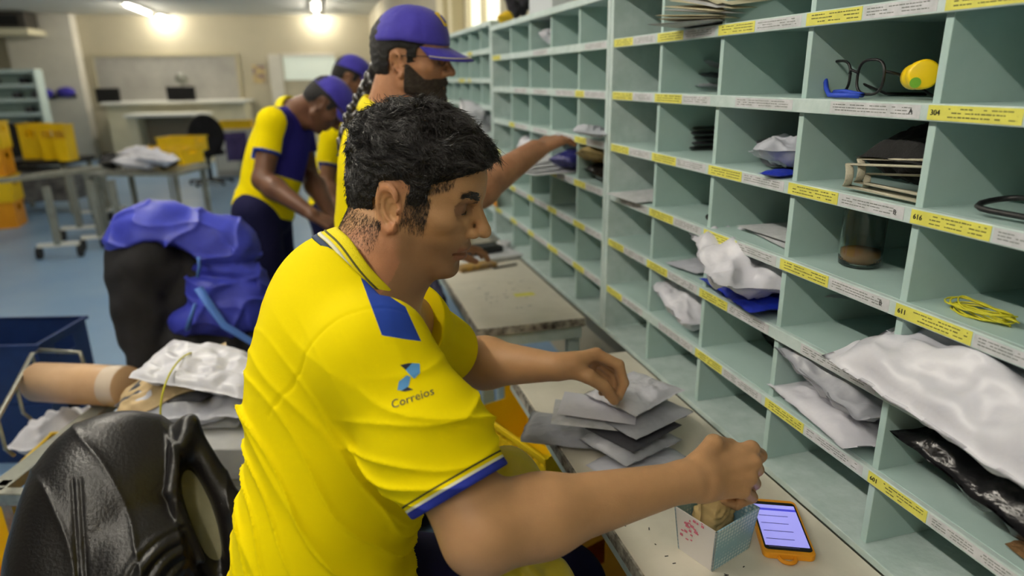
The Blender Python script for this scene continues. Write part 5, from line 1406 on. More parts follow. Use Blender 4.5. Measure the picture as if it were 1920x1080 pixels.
# ---------------------------------------------------------------- yellow crates under the table
def crate(label, L, W, H, m, loc, rz_=0., slots=True, group=None, handle=True, name='crate'):
    t = thing(name, label, 'crate', loc, rz_, group); a, b, w = L/2, W/2, .004
    MB().box((-a+w, -b+w, 0.001), (a-w, b-w, .006)).build('base', m, t)
    for nm, s in (('long_wall', 1), ('long_wall', -1)):
        mb = MB(); y0, y1 = (b-w, b) if s > 0 else (-b, -b+w)
        if slots:
            mb.box((-a, y0, 0), (a, y1, H*.28)).box((-a, y0, H*.90), (a, y1, H))
            n_ = 5
            for k in range(n_): z = H*(.28+.62*(k+.5)/n_); mb.box((-a, y0, z-H*.030), (a, y1, z+H*.030))
            for k in range(19): x = -a+L*k/18; mb.box((x-.004, y0, H*.25), (x+.004, y1, H*.92))
            mb.box((-.05, y0-.001, H*.4), (.05, y1+.001, H*.85))
        else: mb.box((-a, y0, 0), (a, y1, H))
        mb.box((-a-.012, y0-.008 if s < 0 else y0, H-.014), (a+.012, y1 if s < 0 else y1+.008, H)); mb.build(nm, m, t, bevel=.001)
    for s in (-1, 1):
        x0, x1 = (a-w, a) if s > 0 else (-a, -a+w); mb = MB()
        hb, ht = (H*.62, H*.84) if handle else (H*.7, H*.7)
        mb.box((x0, -b+w, 0), (x1, b-w, hb)).box((x0, -b+w, ht), (x1, b-w, H))
        if handle: mb.box((x0, -b+w, hb), (x1, -.06, ht)).box((x0, .06, hb), (x1, b-w, ht))
        mb.box((x0-.008 if s < 0 else x0, -b, H-.014), (x1+.008 if s > 0 else x1, b, H)); mb.build('end_wall', m, t, bevel=.001)
    return t
ca = math.atan2(-.939, .344)
ux_ = Vector((math.cos(ca), math.sin(ca), 0)); ctr = Vector((.352, 1.535, 0))+Vector((.939, .344, 0))*.145
GC = 'yellow crates under the near table'
crate('yellow slatted crate on top, half under the near table by the forearm', .46, .29, .25, crate_yellow, (ctr.x, ctr.y, .37), ca, True, GC)
crate('yellow crate underneath the slatted one by the near table', .46, .29, .36, crate_orange, (ctr.x, ctr.y, 0.0), ca, False, GC)
# thin yellow plastic bag on the lap
pb = mat('thin_yellow_plastic', (226, 206, 40), .3, bump=.5, bscale=22, rgb2=(214, 196, 70), vscale=9, trans=.15)
yb = wp(958, 992, 1.0); _r, _u, _b = view_basis(958, 992)
t = thing('plastic_bag', 'thin wrinkled yellow plastic bag on the seated man\'s lap, behind his forearm', 'bag', tuple(yb))
def ybag(P):
    q = np.stack([(P-yb)@_r, (P-yb)@_b, (P-yb)@_u], 1)
    d = ell(q, (-.005, 0, .02), (.062, .045, .105)); d = smin(d, ell(q, (.02, 0, -.08), (.075, .05, .06)), .03)
    return d+.006*sn(q*np.array([38, 38, 30]), 1.)+.007*(1-np.abs(np.sin(q[:, 0]*60+q[:, 2]*20+3*sn(q*25, 2.))))+.003*sn(q*80, 3.)
V, F = surfnets(ybag, yb-.22, yb+.22, 3e-3); V = relax(V, F, 1, .3); np_mesh('bag_body', V, F, pb, t)
# ---------------------------------------------------------------- foreground mail cart
chrome = mat('brushed_steel', (176, 176, 164), .32, metal=.8, var=.2, vscale=25)
CZ = .54
A0 = at_z(-60, 922, CZ); A1 = at_z(520, 920, CZ); B0 = at_z(62, 664, CZ+.02); B1 = at_z(380, 650, CZ+.02)
xa = (A1-A0); xa.z = 0; xa.normalize(); ya = Vector((-xa.y, xa.x, 0))
corner = at_z(-20, 920, CZ)          # front left corner
if True:
    y_len = (B0-corner).dot(ya); x_off = (B0-corner).dot(xa)
mC = Matrix((xa, ya, Vector((0, 0, 1)))).transposed().to_4x4(); mC.translation = corner; mC.translation.z = 0
t = tag(bpy.data.objects.new('mail_cart', None), 'steel framed mail cart loaded with parcels, behind the leather jacket', 'cart'); COL.objects.link(t); t.matrix_world = mC
CW_, CL_ = .66, y_len
MB().box((-.02, -.015, CZ-.035), (CW_, .015, CZ)).build('front_rail', chrome, t, bevel=.003)
MB().box((-.02, CL_-.015, CZ-.035), (CW_, CL_+.015, CZ)).build('rear_rail', chrome, t, bevel=.003)
MB().box((-.02, 0, CZ-.03), (.03, CL_, CZ)).build('side_rail', metal_grey, t, bevel=.003)
MB().box((CW_-.03, 0, CZ-.03), (CW_, CL_, CZ)).build('side_rail', metal_grey, t, bevel=.003)
mCi = mC.inverted(); gp = [mCi @ at_z(*q, CZ+.09) for q in ((-40, 850), (-5, 785), (30, 722), (60, 664), (75, 657), (150, 661))]
MB().tube(gp+[gp[-1]+Vector((.01, 0, -.09))], .007, 10).build('guard_rail', chrome, t, smooth=True)
for gk in (1, 2, 3): MB().tube([gp[gk], (gp[gk].x, gp[gk].y, CZ+.0), (gp[gk].x+.02, gp[gk].y, CZ-.02)], .005, 8).build('guard_post', chrome, t, smooth=True)
for k in range(6):
    yy = CL_*(k+1)/7
    MB().tube([(.0, yy, CZ-.006), (CW_-.02, yy, CZ-.006)], .005, 8).build('cross_wire', chrome, t, smooth=True)
for sx in (.0, CW_-.03):
    for yy in (.02, CL_-.04):
        MB().box((sx, yy, .10), (sx+.025, yy+.025, CZ)).build('leg', chrome, t)
        w_ = MB().tube([(sx+.0, yy+.012, .05), (sx+.025, yy+.012, .05)], [.05, .05], 20).build('wheel', dark_rub, t)
MB().box((0, .02, .20), (CW_-.03, CL_-.02, .215)).build('lower_shelf', metal_grey, t)
def cp(x, y, z): return tuple(mC @ Vector((x, y, z)))
cang = math.atan2(xa.y, xa.x)
def on_cart(px, py, z): return at_z(px, py, z)
crate('yellow crate inside the mail cart, seen through its wire top', .44, .34, .24, crate_yellow, tuple(at_z(195, 862, .45).xy)+(.216,), cang+.12, False, 'crates in and by the mail cart')
crate('orange crate on the floor at the left edge, in front of the mail cart', .40, .30, .30, crate_orange, tuple(at_z(-10, 1085, .30).xy)+(0,), cang+.1, False, 'crates in and by the mail cart')
pouch('plastic_bag', 'white plastic bag bulging inside the mail cart behind its yellow crate', 'bag', .34, .2, .16, poly_white, tuple(at_z(140, 785, .45)), (0, 0, cang), 301, crumple=1.2, rest=.30)
# cardboard roll
p0 = at_d(72, 716, 2.08); p1 = at_d(238, 724, 1.98)
ax_ = (p1-p0).normalized(); r0_ = 40/FPX*2.03
t = thing('cardboard_roll', 'tan cardboard roll wrapped in clear tape on the mail cart', 'roll', tuple((p0+p1)/2))
q_ = ax_.to_track_quat('Z', 'Y').to_matrix().to_4x4(); ln_ = (p1-p0).length
q_.translation = Vector((0, 0, 0)); rr_ = .060
base_z = CZ+rr_; t.location.z = max(t.location.z, base_z)
MB().lathe([(0, -ln_/2), (rr_, -ln_/2), (rr_*1.01, 0), (rr_, ln_/2), (rr_*.9, ln_/2+.004), (0, ln_/2+.004)], 36, 0, q_).build('roll_body', mat('tan_card', (208, 172, 134), .38, rgb2=(196, 158, 120), vscale=6), t, smooth=True)
MB().lathe([(rr_*1.012, ln_/2-.055), (rr_*1.02, ln_/2-.02), (rr_*1.0, ln_/2+.002)], 36, 0, q_).build('tape_wrap', mat('clear_tape', (214, 196, 176), .15, spec=.8), t, smooth=True)
# piled parcels on the cart
PK = [('flat white box with a black dot label at the low front of the parcel pile', .30, .22, .055, 415, 838, .575, 0.1),]
t = thing('box', PK[0][0], 'box', tuple(at_z(425, 850, CZ+.002).xy)+(CZ+.001,), cang)
MB().box((-.16, -.12, 0), (.16, .12, .085)).build('carton', mat('white_carton', (222, 222, 222), .5, rgb2=(205, 205, 205), vscale=8), t, bevel=.004)
MB().box((-.05, -.1215, .03), (.03, -.12, .07)).build('print_panel', paper, t)
mb = MB(); mb.tube([(.0-.01, -.1225, .05), (-.01, -.1205, .05)], .009, 16); mb.box((-.085, -.1215, .035), (-.065, -.1205, .07)); mb.build('black_print', ink, t)
kraft = mat('kraft_paper', (196, 172, 130), .65, rgb2=(176, 150, 110), vscale=10, bump=.1, bscale=50)
gen = [('lowest broad white packet of the parcel pile on the cart', .36, .22, .055, poly_white, 360, 776, .600, (0, 0, .02), .8),
       ('broad white packet second from the bottom of the parcel pile', .36, .22, .05, paper, 352, 762, .642, (0, 0, -.03), .8),
       ('grey crumpled packet at the middle of the parcel pile', .33, .20, .075, poly_lgrey, 372, 742, .695, (.1, .05, .05), 1.5),
       ('kraft paper packet drooping left near the top of the parcel pile', .28, .18, .06, kraft, 322, 716, .735, (.15, -.38, .22), 1.3),
       ('dark packet wedged under the top of the parcel pile', .24, .17, .05, poly_dark, 335, 722, .722, (.1, -.1, -.1), 1.2),
       ('topmost white packet of the parcel pile, sloping down to the right', .30, .19, .06, poly_white, 392, 690, .775, (.12, .16, -.08), 1.2)]
for k, (lb, L_, W_, T_, m_, px_, py_, z_, ro, cr) in enumerate(gen):
    p = at_z(px_, py_, z_)
    pouch('mail_packet', lb, 'packet', L_, W_, T_, m_, tuple(p), (ro[0], ro[1], cang+ro[2]), 310+k, 'parcels piled on the mail cart', n=50, crumple=cr, flange=.03, power=3.6)
t = thing('rubber_band', 'yellow elastic band round the parcel pile on the cart', 'elastic band', tuple(at_z(355, 750, .70)), cang)
MB().tube([(0, .135*math.cos(a)**1, .105*math.sin(a)+.01) for a in np.linspace(0, 2*math.pi, 40)[:-1]], .0022, 6, closed=True).build('band', rb, t, smooth=True)
# ---------------------------------------------------------------- leather jacket over a chair
leather = mat('black_leather', (20, 18, 18), .33, bump=.12, bscale=160, spec=.55, rgb2=(27, 24, 24), vscale=8)
lining = mat('jacket_lining', (150, 146, 118), .7, bump=.2, bscale=60, rgb2=(132, 126, 96), vscale=5, sheen=.2)
fabric_black = mat('black_fabric', (24, 23, 25), .9, bump=.3, bscale=200, rgb2=(34, 33, 36), vscale=9)
JD = 1.36
def jw(px, py, d=JD): return CAM+ray(px, py)*d
vr, vu, vb = view_basis(235, 930)
def sdf_obj(name, fn, lo, hi, h, m, parent, relax_n=1):
    V, F = surfnets(fn, np.asarray(lo), np.asarray(hi), h); V = relax(V, F, relax_n, .4); return np_mesh(name, V, F, m, parent)
chair1 = thing('office_chair', 'chair in the left foreground carrying the black leather jacket', 'chair', tuple(at_z(260, 1180, .0).xy)+(0,), 0)
jc = jw(240, 1000, JD+.02); chair1.location = (jc[0], jc[1], 0)
fx, fy = -.0, 1.
def CB_(nm, mb, m, **k): 
    o = mb.build(nm, m, chair1, **k); return o
CB_('backrest', MB().box((-.10, -.015, .48), (.08, .015, .66)), fabric_black, bevel=.02)
CB_('seat', MB().box((-.22, -.2, .40), (.2, .2, .46)), fabric_black, bevel=.02)
for sx in (-1, 1):
    for sy in (-.17, .17): CB_('leg', MB().box((sx*.18-.012, sy-.012, 0), (sx*.18+.012, sy+.012, .40)), metal)
jk = thing('leather_jacket', 'black leather jacket draped over a chair back in the left foreground', 'jacket', tuple(jc))
def jacket(P):
    # local view frame in metres around the jacket centre
    q = np.stack([(P-jc)@vr, (P-jc)@vb, (P-jc)@vu], 1)
    x, y, z = q.T
    d = ell(q, (-.015, 0, .10), (.150, .095, .152))
    d = smin(d, ell(q, (-.045, 0, -.05), (.168, .11, .22)), .06)
    d = smin(d, ell(q, (-.02, .0, -.25), (.20, .13, .22)), .06)
    # right sleeve / elbow with padding near the bottom
    d = smin(d, ell(q, (.03, .08, -.07), (.085, .06, .10)), .04)
    # collar flap standing up at the right
    M_ = np.array(rotm(0, R(22), 0))
    d = smin(d, ell(q, (.165, -.03, -.06), (.055, .07, .20), np.array(rotm(0, R(-14), 0))), .03)
    d = smax(d, -ell(q, (.135, .12, .02), (.040, .12, .165), np.array(rotm(0, R(-18), 0))), .010)
    d = smin(d, ell(q, (.102, .045, .165), (.024, .042, .062), M_), .02)
    d = smin(d, cap(q, (.112, .055, .20), (.190, .055, .02), .017, .020), .018); d = smin(d, cap(q, (.190, .055, .02), (.215, .03, -.2), .020, .028), .02)
    d = smin(d, cap(q, (.085, .085, .15), (.074, .10, .07), .008, .008), .008); d = smin(d, cap(q, (.074, .10, .07), (.125, .09, -.07), .008, .008), .008)
    # folds and seams
    w = np.clip((z+.0)*-3+.6, 0, 1)
    wq = q+.012*np.stack([sn(q*16, 1.), sn(q*16, 2.), sn(q*16, 3.)], 1)
    d = d+.003*sn(q*np.array([22, 22, 10]), 1.)+.006*sn(q*np.array([10, 10, 6]), 3.)-.004*np.exp(-4*np.abs(np.sin((wq[:, 0]*.9+wq[:, 2]*.35)*30+2*sn(wq*8, 4.))))
    seam = np.minimum(np.abs(x+.085+.06*(z-.02)), np.abs(x+.072+.06*(z-.02)))
    d = d+.0022*np.exp(-(seam/.0028)**2)*(z < .12)
    # quilted ribs on the sleeve
    rx, rz_ = x-.105, z+.115
    rad = np.hypot(rx, rz_)
    rib = (x > -.03) & (x < .10) & (z < .03) & (z > -.13) & (y > 0) & (rad > .02) & (rad < .13)
    d = d-np.where(rib, .0055*np.abs(np.sin(rad*math.pi/.028)), 0)*np.clip((.13-rad)/.02, 0, 1)*np.clip((.10-x)/.01, 0, 1)
    return d
sdf_obj('jacket_shell', jacket, jc-.42, jc+.32, 2.6e-3, leather, jk)
def lin_fn(P):
    q = np.stack([(P-jc)@vr, (P-jc)@vb, (P-jc)@vu], 1)
    d = ell(q, (.135, -.005, .01), (.066, .05, .20), np.array(rotm(0, R(-18), 0)))
    return d+.005*np.abs(np.sin(q[:, 0]*70+q[:, 2]*14+sn(q*14, 1.)))+.003*sn(q*np.array([30, 20, 10]), 2.)
sdf_obj('lining', lin_fn, jc-.4, jc+.3, 4e-3, lining, jk)
# ---------------------------------------------------------------- blue jacket over black one on the next chair
bc_ = at_d(350, 520, 2.3); bcn = np.array(bc_)
vr2, vu2, vb2 = view_basis(350, 520)
S2 = 2.3/FPX
chair2 = thing('office_chair', 'chair behind the mail cart carrying a black coat and a blue jacket', 'chair', (bc_.x, bc_.y+.05, 0))
MB().box((-.20, -.02, .50), (.16, .02, .90)).build('backrest', fabric_black, chair2, bevel=.02)
MB().box((-.2, -.02, .43), (.3, .42, .50)).build('seat', fabric_black, chair2, bevel=.02)
MB().tube([(.04, .2, .43), (.04, .2, .1)], .03, 12).build('post', metal, chair2)
for k in range(5):
    a = k*1.2566; MB().bar((.04, .2, .08), (.04+.26*math.cos(a), .2+.26*math.sin(a), .05), .035, .03).build('leg', black_pl, chair2)
cj = thing('black_coat', 'black coat hanging down the chair back under the blue jacket', 'coat', tuple(bcn))
def QQ(P): return np.stack([(P-bcn)@vr2, (P-bcn)@vb2, (P-bcn)@vu2], 1)/S2    # pixels around (350,520), y towards the camera
def coat(P):
    q = QQ(P); x, y, z = q.T
    d = ell(q, (-68, 0, 30), (60, 38, 62)); d = smin(d, cap(q, (-75, 0, 20), (-72, 0, -150), 52, 30), 25)
    d = smin(d, cap(q, (-110, -5, 0), (-92, -5, -120), 22, 18), 15); d = smin(d, cap(q, (0, -10, -120), (110, -15, -140), 42, 46), 25); d = smin(d, ell(q, (25, -12, -30), (72, 34, 105)), 20)
    d = d+4*sn(q*.035*np.array([2.2, 1, .6]), 1.)+2*sn(q*.08, 2.)
    return d*S2
sdf_obj('coat_shell', coat, bcn-.5, bcn+.45, 5e-3, fabric_black, cj)
bj = thing('blue_jacket', 'bright blue jacket with pale blue straps heaped over the chair', 'jacket', tuple(bcn))
blue_cloth = mat('blue_nylon', (62, 72, 190), .45, bump=.35, bscale=16, rgb2=(46, 54, 160), vscale=8, spec=.5)
def bjf(P):
    q = QQ(P); x, y, z = q.T
    # upper drape: a thick sheet over the coat
    top = ell(q, (-40, 0, 60), (88, 52, 82)); top = smin(top, ell(q, (55, 0, 60), (72, 50, 58)), 30)
    cut = z-(62-.0*x-.62*np.maximum(x+20, 0)-.25*np.maximum(-x-70, 0)*1.2)
    top = smax(top, -cut, 8)
    low = ell(q, (70, 5, -20), (74, 45, 62)); low = smin(low, ell(q, (50, 8, -78), (84, 42, 36)), 20); low = smin(low, ell(q, (110, 0, -40), (40, 35, 55)), 20)
    d = smin(top, low, 6)
    u = x*.8-z*.6
    wq = q+9*np.stack([sn(q*.04, 1.), sn(q*.04, 2.), sn(q*.04, 3.)], 1); u = wq[:, 0]*.75-wq[:, 2]*.65
    d = d-6*np.exp(-3*np.abs(np.sin(u*.05+1.5*sn(wq*.022, 2.))))-4*np.exp(-3*np.abs(np.sin((wq[:, 0]*.3+wq[:, 2])*.07+2*sn(wq*.03, 6.))))+3*sn(q*.06, 1.)
    d = d+9*np.exp(-(((z+2+.15*(x-60))/7)**2))*(np.abs(x-62) < 60)
    return d*S2
sdf_obj('jacket_shell', bjf, bcn-.5, bcn+.5, 4.2e-3, blue_cloth, bj)
strap_m = mat('pale_blue_strap', (78, 120, 200), .5)
def bp(px, py, off): return tuple(np.array(at_d(px, py, 2.3-off)))
mb = MB().tube([bp(372, 482, .125), bp(374, 500, .12), bp(370, 520, .12)], .014, 8, flat=.35); o = mb.build('strap', strap_m, None, smooth=True); adopt(o, bj)
mb = MB().tube([bp(372, 540, .115), bp(395, 575, .115), bp(420, 610, .11), bp(470, 640, .08), bp(500, 665, .05)], [.018, .017, .016, .014, .012], 8, flat=.35); o = mb.build('strap', strap_m, None, smooth=True); adopt(o, bj)
mb = MB().tube([bp(366, 570, .12), bp(358, 595, .115), bp(352, 615, .10)], [.016, .02, .024], 8, flat=.35); o = mb.build('strap', strap_m, None, smooth=True); adopt(o, bj)
# ---------------------------------------------------------------- blue crates at the left
cc_ = at_z(66, 620, .5); 
crate('dark blue crate on top of the other one, left edge', .44, .32, .25, crate_blue, (cc_.x-.10, cc_.y, .262), -.25, False, 'dark blue crates')
crate('dark blue crate under the other one, beside the mail cart', .44, .32, .26, crate_blue, (cc_.x-.10, cc_.y, 0), -.25, False, 'dark blue crates')
# ---------------------------------------------------------------- back of the room
def wall_box(name, px0, py0, px1, py1, d0, d1, m, label=None, cat=None, parent=None, off=0., **k):
    x0, z1 = on_wall(px0, py0, d1); x1, z0 = on_wall(px1, py1, d1)
    o = MB().box((x0, -d1, z0), (x1, -d0, z1)).build(name, m, None, **k); o.matrix_world = WM
    if label: tag(o, label, cat)
    return o
beige = mat('beige_counter', (212, 206, 178), .55, var=.06)
dark_box = mat('dark_recess', (46, 44, 42), .7)
t = thing('counter', 'beige service counter under the grey hatch', 'counter', tuple(WB0)); t.matrix_world = WM
x0, zt = on_wall(190, 192, .9); x1, _ = on_wall(462, 192, .9)
MB().box((x0, -.95, zt-.05), (x1, -.02, zt)).build('counter_top', white_paint, t, bevel=.005)
MB().box((x0+.05, -.85, 0), (x1-.05, -.06, zt-.05)).build('front_panel', beige, t)
t = thing('desk', 'white topped desk in front of the beige counter', 'desk'); t.matrix_world = WM
x0, zt = on_wall(232, 215, 1.7); x1, _ = on_wall(385, 215, 1.7)
MB().box((x0, -1.75, zt-.05), (x1, -1.1, zt)).build('desk_top', white_paint, t, bevel=.005)
MB().box((x0+.03, -1.7, 0), (x0+.2, -1.15, zt-.05)).build('side_panel', beige, t); MB().box((x1-.2, -1.7, 0), (x1-.03, -1.15, zt-.05)).build('side_panel', beige, t)
MB().box((x0+.2, -1.25, 0), (x1-.2, -1.2, zt-.05)).build('back_panel', mat('brown_panel', (132, 120, 100), .6), t)
def monitor(px, py, w, h, label, off=.7):
    t = thing('monitor', label, 'monitor'); t.matrix_world = WM
    x, z = on_wall(px, py, off)
    MB().box((x-w/2, -off-.03, z-h/2), (x+w/2, -off+.02, z+h/2)).build('screen', screen_dark, t, bevel=.01)
    _, zt_ = on_wall(300, 192, .9)
    MB().box((x-.05, -off-.0, zt_), (x+.05, -off+.04, z-h/2+.05)).build('stand', black_pl, t); MB().box((x-.14, -off-.1, zt_), (x+.14, -off+.1, zt_+.02)).build('foot', black_pl, t)
monitor(203, 179, .42, .27, 'dark monitor at the left end of the beige counter')
monitor(340, 176, .52, .28, 'dark monitor on the beige counter near its middle')
x_, z_ = on_wall(340, 147, .3)
t = thing('desk_fan', 'small grey desk fan showing above the middle monitor', 'fan'); t.matrix_world = WM
MB().tube([(x_, -.35, z_), (x_, -.25, z_)], [.11, .11], 20).build('fan_cage', metal_grey, t, smooth=True); MB().box((x_-.02, -.3, z0), (x_+.02, -.26, z_-.08)).build('post', metal_grey, t)
o = wall_box('poster', 472, 122, 500, 156, .0, .012, mat('poster_print', (214, 190, 120), .6, rgb2=(70, 54, 120), vscale=5), 'small yellow and purple poster on the back wall', 'poster')
for (a, b, lb) in ((68, 168, 'purple cap hanging on the pillar, nearer the green shelf'), (108, 165, 'purple cap hanging on the pillar, nearer its right edge')):
    t = thing('hanging_cap', lb, 'cap', group='caps on the pillar'); t.matrix_world = WM
    xx, zz = on_wall(a+13, b+8, .36)
    bmb = MB(); m_ = Matrix.Translation((xx, -.301, zz))
    bmb.grid(lambda u, v: (.17*math.cos(u*6.283)*math.sin((1-v)*1.57), -.12*math.cos((1-v)*1.57), .10*math.sin(u*6.283)*math.sin((1-v)*1.57)), 24, 8, 0, m_, closed_u=True)
    bmb.build('crown', cap_m, t, smooth=True); MB().box((xx-.20, -.33, zz-.10), (xx+.2, -.302, zz-.05)).build('brim', black_pl, t, bevel=.01)
x0, z0 = on_wall(-60, 58, 1.0); x1, z1 = on_wall(38, 20, 1.0)
t = thing('television', 'dark television on a bracket shelf near the ceiling, left edge', 'television'); t.matrix_world = WM
MB().box((x0, -.9, z0+.05), (x1, -.4, z1)).build('casing', mat('tv_casing', (60, 56, 50), .5), t, bevel=.02); MB().box((x0+.05, -.91, z0+.10), (x1-.12, -.9, z1-.06)).build('screen', screen_dark, t)
MB().box((x0-.05, -1.0, z0-.06), (x1+.05, -.0, z0+.049)).build('bracket_shelf', beige, t)
# small far pigeonhole shelf on the left
x0, zt = on_wall(-70, 132, 1.5); x1, _ = on_wall(62, 132, 1.5)
t = thing('pigeonhole_shelf', 'distant pale green pigeonhole shelf at the left edge', 'shelf'); t.matrix_world = WM
MB().box((x0, -1.2, .3), (x1, -1.17, zt)).build('back_panel', mint, t)
zs = [zt-.02-.245*k for k in range(7)]
for z in zs: MB().box((x0, -1.5, z-.03), (x1, -1.2, z+.03)).build('shelf_board', mint_edge, t)
for k in range(0, 8, 7): xx = x0+(x1-x0)*k/7; MB().box((xx-.015, -1.5, .3), (xx+.015, -1.2, zt)).build('divider', mint_edge, t)
MB().box((x0, -1.5, 0), (x0+.05, -1.2, .3)).build('leg', mint_edge, t); MB().box((x1-.05, -1.5, 0), (x1, -1.2, .3)).build('leg', mint_edge, t)
rr = random.Random(21)
for k in range(12):
    i_ = rr.randrange(7); r_ = rr.randrange(1, 6); w_ = (x1-x0)/7
    o = MB().box((x0+w_*i_+.03, -1.45, zs[r_]+.0305), (x0+w_*(i_+1)-.03, -1.25, zs[r_]+.10+rr.random()*.06)).build('mail_bundle', poly_dark, None); o.matrix_world = WM
    tag(o, 'dark mail bundle in the distant pale green shelf at the left edge', 'mail bundle', 'mail bundles in the distant shelf')
# yellow crates on a dark trolley at the left
t = thing('trolley', 'dark metal trolley carrying the tilted yellow crates', 'trolley', tuple(at_d(95, 300, 8.0).xy)+(0,), -.25)
zc = at_d(95, 296, 8.0).z
MB().box((-.55, -.3, zc-.05), (.35, .3, zc)).build('deck', black_pl, t)
MB().box((-.5, -.25, .15), (.3, .25, zc-.12)).build('cabinet', mat('dark_cab', (50, 52, 56), .6, rgb2=(120, 122, 124), vscale=6), t)
for sx in (-.5, .3):
    for sy in (-.25, .25): MB().box((sx-.02, sy-.02, 0), (sx+.02, sy+.02, zc-.05)).build('leg', metal_grey, t)
for k, (px_, w_) in enumerate(((75, .30), (106, .2), (129, .14))):
    p = at_d(px_, 296, 8.0-.15*k)
    crate(['largest yellow crate on the dark trolley, by the pillar', 'middle yellow crate of the three on the dark trolley', 'smallest looking yellow crate, right end of the dark trolley'][k], .2, w_*.85, .40, crate_yellow, (p.x, p.y, zc+.001), -.2+1.57, False, 'yellow crates on the dark trolley')
for k in range(4):
    p = at_z(-12, 432, 0)
    crate(['orange crate at the bottom of the stack at the left edge', 'second crate of the orange stack at the left edge', 'third crate of the orange stack at the left edge', 'top yellow crate of the stack at the left edge'][k], .5, .36, .27, [crate_orange, crate_yellow, crate_orange, crate_yellow][k], (p.x-.06+.02*(k % 2), p.y+.22, .275*k), .1, False, 'crates stacked at the left edge')
t = thing('black_case', 'black case standing on the floor beside the pale green shelf', 'case', tuple(at_d(38, 275, 8.6).xy)+(0,), -.2)
MB().box((-.12, -.1, 0), (.12, .1, 1.0)).build('case_body', black_pl, t, bevel=.02)
# wheeled metal frame
t = thing('frame_trolley', 'grey wheeled tubular trolley frame standing on the blue floor', 'trolley', (-2.05, 6.6, 0), 0)
F1 = [at_z(65, 488, .06), at_z(240, 470, .06)]
def L3(v): return Vector(v)-Vector((-2.05, 6.6, 0))
gm = metal_grey
legs_ = [(108, 450, 375), (150, 425, 345), (190, 445, 340), (228, 440, 335), (175, 395, 330), (205, 390, 330)]
tops = []
for k, (px_, pyb, pyt) in enumerate(legs_):
    d_ = [5.9, 6.6, 6.2, 6.3, 7.4, 7.6][k]; a_ = at_d(px_, pyb, d_); b_ = Vector((a_.x, a_.y, .62)); a_.z = .12
    MB().bar(L3(a_), L3(b_), .05).build('post', gm, t); tops.append(b_)
    MB().bar(L3(a_)-Vector((.16, 0, .0)), L3(a_)+Vector((.16, 0, .0)), .045, .03).build('foot_bar', white_paint, t)
    for s_ in (-.16, .16): MB().tube([L3(a_)+Vector((s_-.015, 0, -.065)), L3(a_)+Vector((s_+.015, 0, -.065))], [.055, .055], 16).build('wheel', dark_rub, t)
pL = at_d(10, 385, 6.1); pR = at_d(215, 325, 6.9); pL.z = pR.z = .64
for off in (Vector((0, 0, 0)), Vector((.25, .45, 0))): MB().bar(L3(pL+off), L3(pR+off), .05, .04).build('top_rail', gm, t)
for k in range(7):
    q0 = pL.lerp(pR, k/6); MB().tube([L3(q0), L3(q0+Vector((.25, .45, 0)))], .02, 10).build('roller', gm, t, smooth=True)
# load on it
t = thing('mail_tray', 'grey steel tray table under the white mail bags and yellow tray', 'table', tuple(at_d(290, 345, 6.6).xy)+(0,), -.35)
zc = .66
MB().box((-.45, -.3, zc-.03), (.42, .3, zc)).build('tray_top', gm, t)
for sx in (-.4, .37):
    for sy in (-.25, .25): MB().box((sx-.02, sy-.02, 0), (sx+.02, sy+.02, zc-.03)).build('leg', gm, t)
wl = [('white mail bag on the grey tray table, nearest the camera', 262, 335, .45, .16, 0), ('white mail bag in the middle of the grey tray table', 278, 318, .5, .15, 1), ('white mail bag lying by the yellow tray', 262, 300, .5, .15, 2), ('white mail bag in front of the yellow tray', 300, 330, .4, .12, 3)]
for lb, px_, py_, L_, W_, k in wl:
    p = at_d(px_, py_, 6.4+.25*k if k < 3 else 6.3); pouch('mail_bag', lb, 'mail bag', L_, W_, .14, poly_white, (p.x, p.y, zc+.05), (0, .10, -.45), 400+k, 'mail bags on the tray table', crumple=.8, n=24, rest=zc+.002+.05*(k % 2))
for k, (px_, py_) in enumerate(((215, 312), (318, 350))):
    p = at_d(px_, py_, 6.5); pouch('black_bag', ['black bag at the left end of the grey tray table', 'black bag at the right end of the grey tray table'][k], 'bag', .26, .2, .14, poly_black, (p.x, p.y, zc+.07), (0, 0, .2), 410+k, crumple=1., n=24, rest=zc+.002)
p = at_d(315, 310, 7.0); crate('shallow yellow tray full of white mail behind the mail bags', .62, .34, .16, crate_yellow, (p.x, p.y, zc+.002), -.45, False)
p = at_d(345, 285, 7.6); t = thing('stool', 'low metal stand under the second yellow tray', 'stand', (p.x, p.y, 0)); MB().box((-.2, -.15, .70), (.2, .15, .72)).build('top', gm, t)
for sx in (-.18, .16):
    for sy in (-.13, .11): MB().box((sx, sy, 0), (sx+.02, sy+.02, .7)).build('leg', gm, t)
crate('yellow tray standing behind the tray of white mail', .42, .3, .16, crate_yellow, (p.x, p.y, .722), -.3, False)
# office chair
p = at_z(402, 345, 0)
t = thing('office_chair', 'black swivel chair in the aisle before the back counter', 'chair', (p.x, p.y-.2, 0), .4)
def cb(u, v):
    a = u*2*math.pi; r = .5+.5*abs(math.cos(a))**.0*0
    return (.24*math.cos(a)*v, -.03-.05*v*v*math.cos(a)**2, .72+.30*math.sin(a)*v)
MB().grid(cb, 28, 6, closed_u=True).build('backrest', fabric_black, t, smooth=True, solid=.06)
MB().lathe([(0, .50), (.22, .50), (.25, .47), (.24, .43), (0, .42)], 24, 0, Matrix.Translation((.05, .22, 0))).build('seat', fabric_black, t, smooth=True)
MB().tube([(.05, .22, .42), (.05, .22, .08)], .03, 10).build('post', black_pl, t); MB().box((-.03, -.02, .40), (.03, .2, .43)).build('back_arm', black_pl, t)
MB().box((-.03, -.05, .40), (.03, -.01, .6)).build('back_arm', black_pl, t)
